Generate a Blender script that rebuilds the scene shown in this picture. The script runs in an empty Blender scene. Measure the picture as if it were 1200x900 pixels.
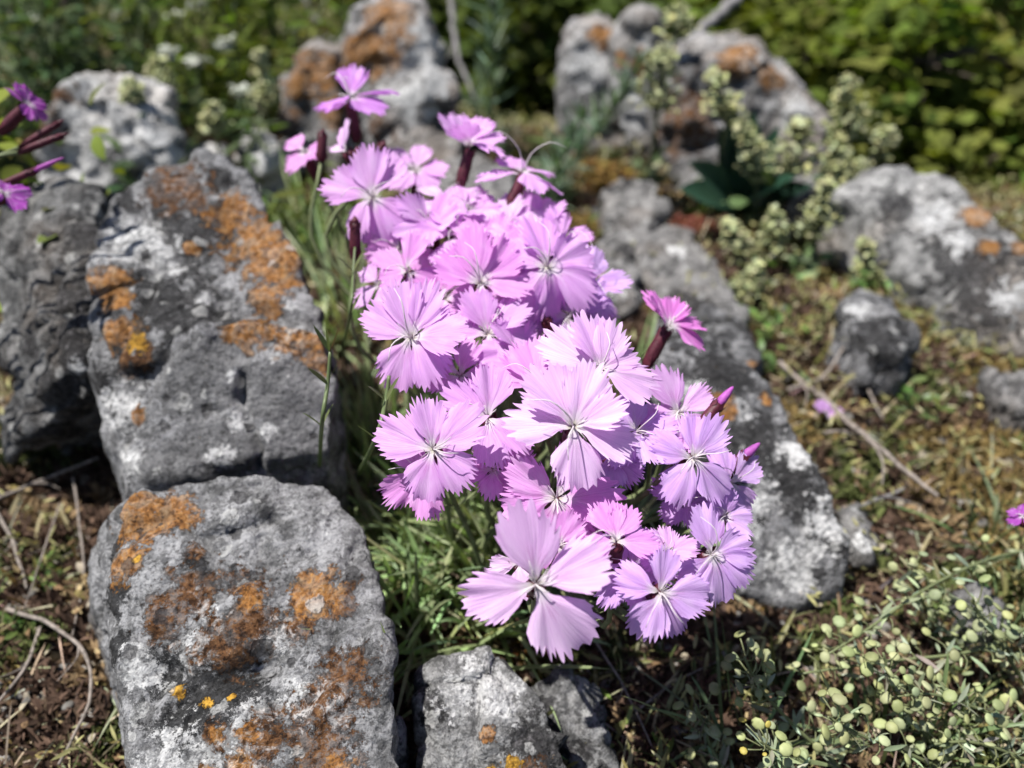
import bpy, bmesh, math, random
import numpy as np
from mathutils import Vector, Matrix

random.seed(7)
RNG = np.random.default_rng(7)
sc = bpy.context.scene
COL = sc.collection
R = math.radians

# ------------------------------------------------------------------ camera model
CAM_H, PITCH, FPX = 0.254, R(40.0), 906.0        # metres, radians, focal length in photo pixels
CP, SP = math.cos(PITCH), math.sin(PITCH)
CRIGHT = np.array([1.0, 0, 0]); CUP = np.array([0, SP, CP]); CFWD = np.array([0, CP, -SP])
CPOS = np.array([0, 0, CAM_H])

def ray(u, v):
    return CRIGHT*((u-600)/FPX) + CUP*((450-v)/FPX) + CFWD
def G(u, v, z=0.0):                               # point at height z seen at a photo pixel
    d = ray(u, v); return CPOS + d*((z-CAM_H)/d[2])
def Y(u, v, y):                                   # point at distance y seen at a photo pixel
    d = ray(u, v); return CPOS + d*(y/d[1])
def D(u, v, depth):
    return CPOS + ray(u, v)*depth
def project(P):
    q = P - CPOS
    dz = q @ CFWD
    return 600 + FPX*(q @ CRIGHT)/dz, 450 - FPX*(q @ CUP)/dz, dz
def from_cam(n):
    w = CRIGHT*n[0] + CUP*n[1] - CFWD*n[2]
    return w/np.linalg.norm(w)
def unit(a):
    a = np.asarray(a, float); return a/(np.linalg.norm(a)+1e-12)

# ------------------------------------------------------------------ numpy gradient noise
_perm = np.random.default_rng(11).permutation(256); _perm = np.concatenate([_perm, _perm, _perm])
_grad = np.random.default_rng(12).normal(size=(256, 3)); _grad /= np.linalg.norm(_grad, axis=1)[:, None]
def perlin(P):
    P = np.asarray(P, float)
    i = np.floor(P).astype(int); f = P - i; i &= 255
    w = f*f*f*(f*(f*6-15)+10)
    out = 0
    for dx in (0, 1):
        for dy in (0, 1):
            for dz in (0, 1):
                h = _perm[_perm[_perm[i[:, 0]+dx]+i[:, 1]+dy]+i[:, 2]+dz]
                g = _grad[h]
                d = g[:, 0]*(f[:, 0]-dx)+g[:, 1]*(f[:, 1]-dy)+g[:, 2]*(f[:, 2]-dz)
                ww = (w[:, 0] if dx else 1-w[:, 0])*(w[:, 1] if dy else 1-w[:, 1])*(w[:, 2] if dz else 1-w[:, 2])
                out = out + ww*d
    return out
def fbm(P, oct=4, gain=0.5):
    a, s, o = 1.0, 1.0, 0
    for k in range(oct):
        o = o + a*perlin(np.asarray(P)*s + 17.3*k); a *= gain; s *= 2.03
    return o
def sstep(x, a, b):
    t = np.clip((x-a)/(b-a), 0, 1); return t*t*(3-2*t)

def ground_h(x, y):
    x = np.asarray(x, float); y = np.asarray(y, float)
    P = np.stack([x, y, np.zeros_like(x)], -1)
    sh = P.shape[:-1]; P = P.reshape(-1, 3)
    near = np.exp(-(P[:, 0]**2 + P[:, 1]**2)/4.0)
    h = near*(0.009*fbm(P*9, 3) + 0.005*fbm(P*38+5, 3) + 0.0025*fbm(P*130+9, 2)) + (1-near)*0.35*fbm(P*0.35+3, 3)
    right = sstep(P[:, 0], -0.22, 0.02)
    dr = np.clip(P[:, 1]-0.66, 0, 2.2) + 0.9*sstep(P[:, 0], 0.16, 0.34)*np.clip(P[:, 1]-0.50, 0, 0.45)
    dl = np.clip(P[:, 1]-1.15, 0, 2.2)
    h = h - 0.40*(right*dr + (1-right)*dl)
    return h.reshape(sh)

# ------------------------------------------------------------------ materials
def nt(name):
    m = bpy.data.materials.new(name); m.use_nodes = True
    t = m.node_tree; t.nodes.clear()
    return m, t
class NB:
    def __init__(s, t): s.t = t
    def n(s, typ, **kw):
        nd = s.t.nodes.new(typ)
        for k, v in kw.items():
            if k.startswith('i_'):
                key = k[2:]
                key = int(key) if key.isdigit() else key.replace('_', ' ')
                nd.inputs[key].default_value = v
            else: setattr(nd, k, v)
        return nd
    def l(s, a, b): s.t.links.new(a, b)
    def noise(s, vec, scale, detail=4, rough=0.55, dist=0.0):
        nd = s.n('ShaderNodeTexNoise'); nd.inputs['Scale'].default_value = scale
        nd.inputs['Detail'].default_value = detail; nd.inputs['Roughness'].default_value = rough
        nd.inputs['Distortion'].default_value = dist
        if vec: s.l(vec, nd.inputs['Vector'])
        return nd.outputs['Fac']
    def ramp(s, fac, stops):
        nd = s.n('ShaderNodeValToRGB'); cr = nd.color_ramp
        while len(cr.elements) < len(stops): cr.elements.new(0.5)
        for e, (p, c) in zip(cr.elements, stops):
            e.position = p; e.color = (*c, 1) if not isinstance(c, (int, float)) else (c, c, c, 1)
        s.l(fac, nd.inputs[0]); return nd.outputs['Color']
    def step(s, fac, a, b):
        nd = s.n('ShaderNodeMapRange', interpolation_type='SMOOTHSTEP')
        nd.inputs[1].default_value = a; nd.inputs[2].default_value = b
        s.l(fac, nd.inputs[0]); return nd.outputs[0]
    def math(s, op, a, b=None):
        nd = s.n('ShaderNodeMath', operation=op)
        for i, q in enumerate((a, b)):
            if q is None: continue
            if isinstance(q, (int, float)): nd.inputs[i].default_value = q
            else: s.l(q, nd.inputs[i])
        return nd.outputs[0]
    def mix(s, fac, a, b, blend='MIX'):
        nd = s.n('ShaderNodeMix', data_type='RGBA', blend_type=blend)
        for i, q in ((0, fac), (6, a), (7, b)):
            if isinstance(q, (int, float)): nd.inputs[i].default_value = q
            elif isinstance(q, tuple): nd.inputs[i].default_value = (*q, 1)
            else: s.l(q, nd.inputs[i])
        return nd.outputs[2]
    def attr(s, name, kind='GEOMETRY', out='Fac'):
        nd = s.n('ShaderNodeAttribute', attribute_name=name, attribute_type=kind); return nd.outputs[out]
    def bump(s, h, dist, strength=1.0, normal=None):
        nd = s.n('ShaderNodeBump'); nd.inputs['Distance'].default_value = dist; nd.inputs['Strength'].default_value = strength
        s.l(h, nd.inputs['Height'])
        if normal: s.l(normal, nd.inputs['Normal'])
        return nd.outputs['Normal']
    def surf(s, col, rough=0.8, normal=None, trans=0.0, spec=0.3, transcol=None):
        p = s.n('ShaderNodeBsdfPrincipled'); p.inputs['Roughness'].default_value = rough
        p.inputs['Specular IOR Level'].default_value = spec
        if isinstance(col, tuple): p.inputs['Base Color'].default_value = (*col, 1)
        else: s.l(col, p.inputs['Base Color'])
        if normal: s.l(normal, p.inputs['Normal'])
        o = s.n('ShaderNodeOutputMaterial'); sh = p.outputs[0]
        if trans:
            tr = s.n('ShaderNodeBsdfTranslucent'); c2 = transcol if transcol is not None else col
            if isinstance(c2, tuple): tr.inputs['Color'].default_value = (*c2, 1)
            else: s.l(c2, tr.inputs['Color'])
            if normal: s.l(normal, tr.inputs['Normal'])
            mx = s.n('ShaderNodeMixShader'); mx.inputs[0].default_value = trans
            s.l(sh, mx.inputs[1]); s.l(tr.outputs[0], mx.inputs[2]); sh = mx.outputs[0]
        s.l(sh, o.inputs['Surface'])

def rock_mat(name, lo, hi, dark=0.60, white=0.66, orange=0.74, off=(0, 0, 0), scl=1.0, darkcol=(0.045, 0.043, 0.045), warm=0.0):
    m, t = nt(name); b = NB(t)
    tc = b.n('ShaderNodeTexCoord'); mp = b.n('ShaderNodeMapping'); mp.inputs['Location'].default_value = off
    b.l(tc.outputs['Object'], mp.inputs[0]); v = mp.outputs[0]
    big = b.noise(v, 26*scl, 6, 0.6, 0.4); mid = b.noise(v, 90*scl, 8, 0.68); fine = b.noise(v, 420*scl, 4, 0.7)
    edge = b.noise(v, 150*scl, 10, 0.82)
    spk = b.noise(v, 900*scl, 3, 0.6); blot = b.noise(v, 210*scl, 9, 0.78, 0.4)
    grit = b.n('ShaderNodeTexVoronoi'); grit.inputs['Scale'].default_value = 520*scl; b.l(v, grit.inputs['Vector'])
    base = b.ramp(mid, [(0.40, tuple(c*0.6 for c in lo)), (0.455, lo), (0.51, tuple((a+c)/2 for a, c in zip(lo, hi))), (0.58, hi)])
    base = b.mix(b.step(big, 0.42, 0.66), base, b.mix(0.45, base, hi))
    base = b.mix(b.math('MULTIPLY', b.step(blot, 0.525, 0.555), 0.6), base, tuple(c*0.42 for c in lo))
    base = b.mix(b.math('MULTIPLY', b.math('SUBTRACT', 1.0, b.step(blot, 0.435, 0.47)), 0.32), base, tuple(min(0.72, c*1.35) for c in hi))
    if warm: base = b.mix(b.step(b.noise(v, 17*scl, 3), 0.45, 0.65), base, b.mix(warm, base, (0.42, 0.30, 0.20)))
    # black crusts; m_dark also carries painted shade of hollows, pits and cracks
    dn = b.noise(v, 48*scl, 8, 0.7, 0.5)
    dk = b.math('MAXIMUM', b.step(dn, dark, dark+0.05), b.step(b.math('ADD', b.attr('m_dark'), b.math('MULTIPLY', b.math('SUBTRACT', edge, 0.5), 3.4)), 0.44, 0.60))
    dcol = b.ramp(fine, [(0.3, tuple(c*0.25 for c in darkcol)), (0.55, tuple(c*0.75 for c in darkcol)), (0.72, tuple(c*3.4 for c in darkcol))])
    col = b.mix(b.math('MULTIPLY', dk, 0.9), base, dcol)
    # smooth mid-grey crust with pale rim
    ga = b.math('ADD', b.attr('m_grey'), b.math('MULTIPLY', b.math('SUBTRACT', edge, 0.5), 0.9))
    gm = b.step(ga, 0.49, 0.53); rim = b.math('MULTIPLY', b.step(ga, 0.46, 0.50), b.math('SUBTRACT', 1.0, b.step(ga, 0.51, 0.62)))
    gcol = b.ramp(b.noise(v, 160*scl, 6, 0.65), [(0.3, (0.115, 0.115, 0.12)), (0.55, (0.18, 0.18, 0.185)), (0.75, (0.27, 0.27, 0.28))])
    col = b.mix(b.math('MULTIPLY', gm, 0.92), col, gcol)
    col = b.mix(b.math('MULTIPLY', rim, 0.75), col, (0.46, 0.46, 0.48))
    # white crusts
    wn = b.noise(v, 75*scl, 9, 0.75, 0.8)
    wh = b.math('MAXIMUM', b.step(wn, white, white+0.035), b.step(b.math('ADD', b.attr('m_white'), b.math('MULTIPLY', b.math('SUBTRACT', edge, 0.5), 3.6)), 0.46, 0.60))
    wcol = b.ramp(fine, [(0.3, (0.40, 0.40, 0.41)), (0.55, (0.62, 0.62, 0.62))])
    col = b.mix(b.math('MULTIPLY', wh, 0.9), col, wcol)
    # rust and orange lichens
    rs = b.step(b.math('ADD', b.attr('m_rust'), b.math('MULTIPLY', b.math('SUBTRACT', edge, 0.5), 3.4)), 0.46, 0.58)
    rcol = b.ramp(fine, [(0.32, (0.05, 0.024, 0.013)), (0.5, (0.135, 0.062, 0.026)), (0.68, (0.23, 0.125, 0.06))])
    col = b.mix(b.math('MULTIPLY', rs, b.ramp(blot, [(0.47, 1.0), (0.56, 0.25)])), col, rcol)
    on = b.noise(v, 38*scl, 7, 0.65, 0.6)
    orr = b.math('MAXIMUM', b.step(on, orange, orange+0.03), b.step(b.math('ADD', b.attr('m_orange'), b.math('MULTIPLY', b.math('SUBTRACT', edge, 0.5), 2.4)), 0.46, 0.54))
    ocol = b.ramp(b.math('ADD', b.math('MULTIPLY', blot, 0.5), b.math('MULTIPLY', fine, 0.5)), [(0.36, (0.13, 0.055, 0.018)), (0.47, (0.30, 0.13, 0.035)), (0.56, (0.44, 0.225, 0.07)), (0.68, (0.55, 0.37, 0.19))])
    col = b.mix(b.math('MULTIPLY', orr, b.ramp(blot, [(0.47, 0.97), (0.56, 0.45)])), col, ocol)
    yl = b.step(b.math('ADD', b.attr('m_yellow'), b.math('MULTIPLY', b.math('SUBTRACT', edge, 0.5), 3.0)), 0.46, 0.54)
    col = b.mix(yl, col, b.ramp(fine, [(0.35, (0.40, 0.19, 0.02)), (0.62, (0.62, 0.36, 0.06))]))
    vs_ = b.n('ShaderNodeTexVoronoi'); vs_.inputs['Scale'].default_value = 135*scl
    wv = b.n('ShaderNodeVectorMath', operation='ADD'); b.l(v, wv.inputs[0])
    nz = b.n('ShaderNodeTexNoise'); nz.inputs['Scale'].default_value = 260*scl; nz.inputs['Detail'].default_value = 5; b.l(v, nz.inputs['Vector'])
    sc3 = b.n('ShaderNodeVectorMath', operation='SCALE'); sc3.inputs['Scale'].default_value = 0.006/scl; b.l(nz.outputs['Color'], sc3.inputs[0]); b.l(sc3.outputs[0], wv.inputs[1])
    b.l(wv.outputs[0], vs_.inputs['Vector'])
    cs = b.n('ShaderNodeSeparateColor'); b.l(vs_.outputs['Color'], cs.inputs[0]); dv = vs_.outputs['Distance']
    inr = b.math('SUBTRACT', 1.0, b.step(b.math('SUBTRACT', dv, b.math('MULTIPLY', cs.outputs[1], 0.30)), 0.10, 0.16))
    spw = b.math('MULTIPLY', inr, b.step(cs.outputs[0], 0.80, 0.82)); spd = b.math('MULTIPLY', inr, b.math('SUBTRACT', 1.0, b.step(cs.outputs[0], 0.20, 0.22)))
    col = b.mix(b.math('MULTIPLY', spw, 0.55), col, (0.50, 0.50, 0.49)); col = b.mix(b.math('MULTIPLY', spd, 0.75), col, (0.045, 0.043, 0.045))
    # grit
    col = b.mix(0.75, col, b.ramp(b.math('ADD', b.math('MULTIPLY', fine, 0.6), b.math('MULTIPLY', spk, 0.4)), [(0.40, 0.20), (0.48, 0.85), (0.56, 1.0)]), 'MULTIPLY')
    h = b.math('ADD', b.math('MULTIPLY', mid, 0.8), b.math('MULTIPLY', fine, 0.5))
    h = b.math('ADD', h, b.math('MULTIPLY', blot, 0.55))
    h = b.math('ADD', h, b.math('MULTIPLY', grit.outputs['Distance'], 0.25))
    h = b.math('ADD', h, b.math('MULTIPLY', b.math('MAXIMUM', orr, rs), 0.30)); h = b.math('ADD', h, b.math('MULTIPLY', dk, 0.15)); h = b.math('ADD', h, b.math('MULTIPLY', yl, 0.5))
    h = b.math('ADD', h, b.math('MULTIPLY', gm, 0.25)); h = b.math('SUBTRACT', h, b.math('MULTIPLY', spd, 0.25)); h = b.math('ADD', h, b.math('MULTIPLY', spw, 0.15))
    b.surf(col, 0.9, b.bump(h, 0.0028/scl, 1.0), spec=0.2)
    return m

def tint_mat(name, rough=0.7, trans=0.0, spec=0.3, scale=300, var=0.35, glow=(1.0, 1.0, 1.0)):
    m, t = nt(name); b = NB(t)
    tc = b.n('ShaderNodeTexCoord')
    n = b.noise(tc.outputs['Object'], scale, 4, 0.6)
    c = b.mix(1.0, b.attr('tint', out='Color'), b.ramp(n, [(0.3, 1-var), (0.7, 1.0)]), 'MULTIPLY')
    tcol = b.mix(1.0, c, glow, 'MULTIPLY') if trans else None
    b.surf(c, rough, None, trans, spec, tcol)
    return m

def petal_material():
    m, t = nt('petal'); b = NB(t)
    uv = b.n('ShaderNodeUVMap', uv_map='uv'); sx = b.n('ShaderNodeSeparateXYZ'); b.l(uv.outputs[0], sx.inputs[0])
    s, r = sx.outputs[0], sx.outputs[1]
    oi = b.n('ShaderNodeObjectInfo')
    cb = b.n('ShaderNodeCombineXYZ'); b.l(b.math('MULTIPLY', s, 15.0), cb.inputs[0]); b.l(b.math('MULTIPLY', r, 1.2), cb.inputs[1])
    b.l(b.math('MULTIPLY', oi.outputs['Random'], 40.0), cb.inputs[2])
    vein = b.noise(cb.outputs[0], 1.0, 5, 0.62)
    cb2 = b.n('ShaderNodeCombineXYZ'); b.l(b.math('MULTIPLY', s, 2.0), cb2.inputs[0]); b.l(b.math('MULTIPLY', r, 2.2), cb2.inputs[1])
    b.l(b.math('MULTIPLY', oi.outputs['Random'], 33.0), cb2.inputs[2])
    soft = b.noise(cb2.outputs[0], 1.0, 3, 0.5)
    c = oi.outputs['Color']
    c = b.mix(1.0, c, b.ramp(vein, [(0.30, (0.86, 0.78, 0.90)), (0.46, (0.98, 0.97, 0.98)), (0.66, (1.0, 1.0, 1.0))]), 'MULTIPLY')
    c = b.mix(b.math('MULTIPLY', b.step(soft, 0.45, 0.75), 0.30), c, (0.88, 0.72, 0.92))
    c = b.mix(b.math('SUBTRACT', 1.0, b.step(r, 0.06, 0.34)), c, (0.78, 0.72, 0.76))
    # thin dark ring of marks and pale radiating beard at the throat
    beard = b.math('MULTIPLY', b.step(vein, 0.52, 0.60), b.math('SUBTRACT', 1.0, b.step(r, 0.18, 0.5)))
    c = b.mix(b.math('MULTIPLY', beard, 0.35), c, (0.9, 0.86, 0.9))
    c = b.mix(b.math('MULTIPLY', b.math('SUBTRACT', 1.0, b.step(r, 0.02, 0.11)), 0.6), c, (0.50, 0.52, 0.30))
    cb3 = b.n('ShaderNodeCombineXYZ'); b.l(b.math('MULTIPLY', s, 34.0), cb3.inputs[0]); b.l(b.math('MULTIPLY', r, 1.6), cb3.inputs[1]); b.l(b.math('MULTIPLY', oi.outputs['Random'], 21.0), cb3.inputs[2])
    fv = b.noise(cb3.outputs[0], 1.0, 3, 0.6)
    c = b.mix(b.math('MULTIPLY', b.math('SUBTRACT', 1.0, b.step(fv, 0.38, 0.47)), 0.26), c, b.mix(1.0, c, (0.70, 0.48, 0.74), 'MULTIPLY'))
    mark = b.math('MULTIPLY', b.math('MULTIPLY', b.math('SUBTRACT', 1.0, b.step(fv, 0.40, 0.46)), b.step(r, 0.16, 0.24)), b.math('SUBTRACT', 1.0, b.step(r, 0.30, 0.52)))
    c = b.mix(b.math('MULTIPLY', mark, 0.5), c, (0.50, 0.16, 0.42))
    nb = b.bump(b.math('ADD', vein, b.math('MULTIPLY', fv, 0.6)), 0.0007, 0.45)
    tcol = b.mix(1.0, c, (1.0, 0.80, 1.0), 'MULTIPLY')
    b.surf(c, 0.75, nb, 0.38, 0.08, tcol)
    return m

def plain(name, col, rough=0.6, trans=0.0, var=0.4, scale=250, spec=0.3):
    m, t = nt(name); b = NB(t)
    tc = b.n('ShaderNodeTexCoord'); n = b.noise(tc.outputs['Object'], scale, 5, 0.6)
    lo = tuple(c*(1-var) for c in col); hi = tuple(min(1, c*(1+var*0.5)) for c in col)
    c = b.ramp(n, [(0.32, lo), (0.68, hi)])
    b.surf(c, rough, b.bump(n, 0.0004, 0.6), trans, spec)
    return m

def ground_material():
    m, t = nt('soil'); b = NB(t)
    tc = b.n('ShaderNodeTexCoord'); v = tc.outputs['Object']
    a = b.noise(v, 9, 5, 0.6, 0.4); f = b.noise(v, 160, 8, 0.72); g = b.noise(v, 38, 6, 0.65, 0.6)
    c = b.ramp(f, [(0.30, (0.020, 0.013, 0.010)), (0.46, (0.055, 0.036, 0.026)), (0.60, (0.13, 0.088, 0.058)), (0.72, (0.27, 0.21, 0.14))])
    c = b.mix(b.math('MULTIPLY', b.step(g, 0.52, 0.66), 0.6), c, b.ramp(f, [(0.35, (0.05, 0.032, 0.008)), (0.65, (0.24, 0.16, 0.05))]))
    c = b.mix(b.math('MULTIPLY', b.step(a, 0.50, 0.64), 0.5), c, b.ramp(f, [(0.35, (0.020, 0.026, 0.008)), (0.65, (0.10, 0.12, 0.04))]))
    far = b.n('ShaderNodeSeparateXYZ'); b.l(v, far.inputs[0])
    c = b.mix(b.step(far.outputs[1], 0.8, 1.3), c, b.ramp(g, [(0.35, (0.012, 0.020, 0.006)), (0.65, (0.05, 0.075, 0.02))]))
    b.surf(c, 0.95, b.bump(b.math('ADD', f, g), 0.004, 1.0), spec=0.15)
    return m

# ------------------------------------------------------------------ mesh building
class Geo:
    def __init__(s): s.V = []; s.F = []; s.T = []; s.n = 0
    def add(s, V, F, tint=(0.5, 0.5, 0.5)):
        V = np.asarray(V, float).reshape(-1, 3)
        tint = np.asarray(tint, float)
        if tint.ndim == 1: tint = np.repeat(tint[None], len(V), 0)
        s.V.append(V); s.T.append(tint)
        for f in (F if isinstance(F, list) else [F]):
            if len(f): s.F.append(np.asarray(f, int) + s.n)
        s.n += len(V)
    def inst(s, BV, BF, M, tints):               # many transformed copies of a base shape
        N, k = len(M), len(BV)
        H = np.concatenate([BV, np.ones((k, 1))], 1)
        V = np.einsum('nij,kj->nki', M, H)[:, :, :3].reshape(-1, 3)
        off = (np.arange(N)*k)
        Fs = [(np.asarray(f)[None] + off[:, None, None]).reshape(-1, np.asarray(f).shape[1]) for f in BF if len(f)]
        T = np.repeat(np.asarray(tints, float), k, 0)
        s.V.append(V); s.T.append(T)
        for f in Fs: s.F.append(f + s.n)
        s.n += len(V)
    def build(s, name, mat, parent=None, loc=None, smooth=True):
        V = np.concatenate(s.V); T = np.concatenate(s.T)
        if loc is not None and parent is None: V = V - np.asarray(loc)
        elif parent is not None: V = V - np.asarray(parent.location)
        me = bpy.data.meshes.new(name)
        tot = np.concatenate([np.full(len(f), f.shape[1]) for f in s.F]); idx = np.concatenate([f.reshape(-1) for f in s.F])
        me.vertices.add(len(V)); me.vertices.foreach_set('co', V.astype(np.float32).ravel())
        me.loops.add(len(idx)); me.loops.foreach_set('vertex_index', idx.astype(np.int32))
        me.polygons.add(len(tot)); me.polygons.foreach_set('loop_start', np.concatenate([[0], np.cumsum(tot)[:-1]]).astype(np.int32))
        me.update(calc_edges=True)
        me.polygons.foreach_set('use_smooth', np.full(len(tot), smooth))
        ca = me.color_attributes.new('tint', 'FLOAT_COLOR', 'POINT')
        ca.data.foreach_set('color', np.concatenate([T, np.ones((len(T), 1))], 1).astype(np.float32).ravel())
        me.validate()
        me.materials.append(mat)
        o = bpy.data.objects.new(name, me); COL.objects.link(o)
        if parent is not None: o.parent = parent
        elif loc is not None: o.location = loc
        return o

def tube(path, rad, sides=6):
    P = np.asarray(path, float); n = len(P)
    rad = np.full(n, rad) if np.isscalar(rad) else np.asarray(rad, float)
    T = np.gradient(P, axis=0); T /= np.linalg.norm(T, axis=1)[:, None]+1e-12
    a = np.array([0, 0, 1.0]) if abs(T[0, 2]) < 0.8 else np.array([1.0, 0, 0])
    V = []
    for i in range(n):
        x = np.cross(T[i], a); x /= np.linalg.norm(x)+1e-12; y = np.cross(T[i], x); a = np.cross(x, T[i])*1.0
        if np.linalg.norm(a) < 1e-6: a = y
        for k in range(sides):
            th = 2*math.pi*k/sides
            V.append(P[i] + rad[i]*(x*math.cos(th)+y*math.sin(th)))
    F = [[i*sides+k, i*sides+(k+1) % sides, (i+1)*sides+(k+1) % sides, (i+1)*sides+k] for i in range(n-1) for k in range(sides)]
    V.append(P[0]); V.append(P[-1]); c0, c1 = len(V)-2, len(V)-1
    T3 = [[c0, (k+1) % sides, k] for k in range(sides)] + [[c1, (n-1)*sides+k, (n-1)*sides+(k+1) % sides] for k in range(sides)]
    return np.array(V), [np.array(F), np.array(T3)]

def smooth_path(pts, n=16):
    P = [np.asarray(p, float) for p in pts]
    P = [2*P[0]-P[1]] + P + [2*P[-1]-P[-2]]
    out = []; m = len(P)-3
    for i in range(n):
        t = i/(n-1)*m; k = min(int(t), m-1); t -= k
        a, b, c, d = P[k:k+4]
        out.append(0.5*((2*b)+(-a+c)*t+(2*a-5*b+4*c-d)*t*t+(-a+3*b-3*c+d)*t**3))
    return np.array(out)

def blades(roots, dirs, L, W, bend, tints, nseg=5, fold=0.35):
    """curved pointed strips with a V section"""
    N = len(roots); t = np.linspace(0, 1, nseg+1)
    dirs = dirs/np.linalg.norm(dirs, axis=1)[:, None]
    down = np.array([0, 0, -1.0])
    C = roots[:, None] + dirs[:, None]*(L[:, None]*t)[..., None] + down*(bend[:, None]*L[:, None]*t**2)[..., None]
    side = np.cross(dirs, np.array([0, 0, 1.0])) + RNG.normal(0, 0.25, (N, 3)); side /= np.linalg.norm(side, axis=1)[:, None]+1e-9
    nrm = np.cross(side, dirs)
    w = (W[:, None]*np.minimum(1, (0.55+t*1.5))*np.sqrt(np.clip(1-t**2.2, 0.0, 1)))[..., None]*0.5
    Lf = C - side[:, None]*w + nrm[:, None]*w*fold; Rt = C + side[:, None]*w + nrm[:, None]*w*fold
    V = np.stack([Lf, C, Rt], 2).reshape(-1, 3)
    k = (nseg+1)*3
    F = []
    for i in range(nseg):
        for j in range(2):
            a = i*3+j; F.append([a, a+1, a+4, a+3])
    F = (np.array(F)[None] + (np.arange(N)*k)[:, None, None]).reshape(-1, 4)
    return V, F, np.repeat(tints, k, 0)

def rot_mats(n, up=0.0):
    q = RNG.normal(size=(n, 4)); q /= np.linalg.norm(q, axis=1)[:, None]
    w, x, y, z = q.T
    M = np.stack([1-2*(y*y+z*z), 2*(x*y-z*w), 2*(x*z+y*w), 2*(x*y+z*w), 1-2*(x*x+z*z), 2*(y*z-x*w), 2*(x*z-y*w), 2*(y*z+x*w), 1-2*(x*x+y*y)], -1).reshape(-1, 3, 3)
    if up:
        z = M[:, :, 2]; z = np.where(z[:, 2:3] < 0, -z, z); z = z + np.array([0, 0, up]); z /= np.linalg.norm(z, axis=1)[:, None]
        x = M[:, :, 0]; x = x - z*(x*z).sum(1)[:, None]; x /= np.linalg.norm(x, axis=1)[:, None]
        M = np.stack([x, np.cross(z, x), z], -1)
    return M
def mats(rot, pos, scale):
    n = len(pos); M = np.zeros((n, 4, 4)); s = np.asarray(scale, float)
    if s.ndim == 1: s = np.repeat(s[:, None], 3, 1)
    M[:, :3, :3] = rot*s[:, None, :]; M[:, :3, 3] = pos; M[:, 3, 3] = 1
    return M

def uvsphere(nu=8, nv=6):
    V = [(0, 0, 1)]
    for i in range(1, nv):
        for k in range(nu):
            th, ph = math.pi*i/nv, 2*math.pi*k/nu
            V.append((math.sin(th)*math.cos(ph), math.sin(th)*math.sin(ph), math.cos(th)))
    V.append((0, 0, -1)); F4 = []; F3 = []
    for k in range(nu): F3.append([0, 1+k, 1+(k+1) % nu]); F3.append([len(V)-1, 1+(nv-2)*nu+(k+1) % nu, 1+(nv-2)*nu+k])
    for i in range(nv-2):
        for k in range(nu): F4.append([1+i*nu+k, 1+(i+1)*nu+k, 1+(i+1)*nu+(k+1) % nu, 1+i*nu+(k+1) % nu])
    return np.array(V, float), [np.array(F4), np.array(F3)]
SPH = uvsphere()
def leaf_shape(n=5, width=0.5, fold=0.18, droop=0.15):
    V = []; F = []
    for i in range(n+1):
        t = i/n; w = width*0.5*math.sin(math.pi*min(1, t*0.97+0.03))**0.75*(1-0.25*t)
        z = -droop*t*t
        V += [(t, -w, z+fold*w), (t, 0, z), (t, w, z+fold*w)]
    for i in range(n):
        for j in range(2):
            a = i*3+j; F.append([a, a+1, a+4, a+3])
    return np.array(V, float), [np.array(F)]
LEAF = leaf_shape(); LEAFW = leaf_shape(width=0.72, droop=0.25); LEAFN = leaf_shape(4, 0.24)

def tag(o, label, cat=None, group=None, kind=None):
    if label: o['label'] = label
    if cat: o['category'] = cat
    if group: o['group'] = group
    if kind: o['kind'] = kind
    return o
def empty(name, loc):
    o = bpy.data.objects.new(name, None); o.empty_display_size = 0.005; COL.objects.link(o); o.location = loc; return o
def jit(c, n, s=0.25):
    c = np.asarray(c, float); k = 1 + RNG.normal(0, s, (n, 1)); h = 1 + RNG.normal(0, s*0.35, (n, 3))
    return np.clip(c*np.clip(k, 0.3, 2)*h, 0.002, 0.95)

# ------------------------------------------------------------------ material instances
M_PETAL = petal_material()
M_CALYX = plain('calyx_skin', (0.085, 0.016, 0.028), 0.5, 0.08, 0.45, 500)
M_STEM = plain('stem_skin', (0.16, 0.19, 0.09), 0.55, 0.0, 0.35, 300)
M_BUDTIP = plain('bud_petal', (0.42, 0.10, 0.42), 0.55, 0.25, 0.3, 400)
M_STYLE = plain('style_white', (0.78, 0.72, 0.74), 0.5, 0.3, 0.15, 400)
M_LEAF = tint_mat('leaf_blade', 0.42, 0.25, 0.4, 300, 0.3, (1.2, 1.25, 0.6))
M_FOL = tint_mat('shrub_leaf', 0.8, 0.42, 0.12, 60, 0.3, (1.2, 1.25, 0.45))
M_POD = tint_mat('seed_pod', 0.55, 0.25, 0.3, 500, 0.25, (1.1, 1.1, 0.6))
M_LITTER = tint_mat('litter', 0.85, 0.0, 0.2, 400, 0.4)
M_MOSS = tint_mat('moss_leaf', 0.8, 0.15, 0.2, 300, 0.3)
M_TWIG = plain('dry_twig', (0.25, 0.215, 0.19), 0.85, 0, 0.6, 420, 0.15)
M_DEAD = plain('dead_wood', (0.22, 0.21, 0.21), 0.85, 0, 0.5, 120, 0.15)
M_BARK = plain('bark', (0.07, 0.055, 0.045), 0.9, 0, 0.5, 60, 0.15)
M_WHITE = plain('white_petal', (0.50, 0.52, 0.45), 0.6, 0.2, 0.15, 200)

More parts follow.
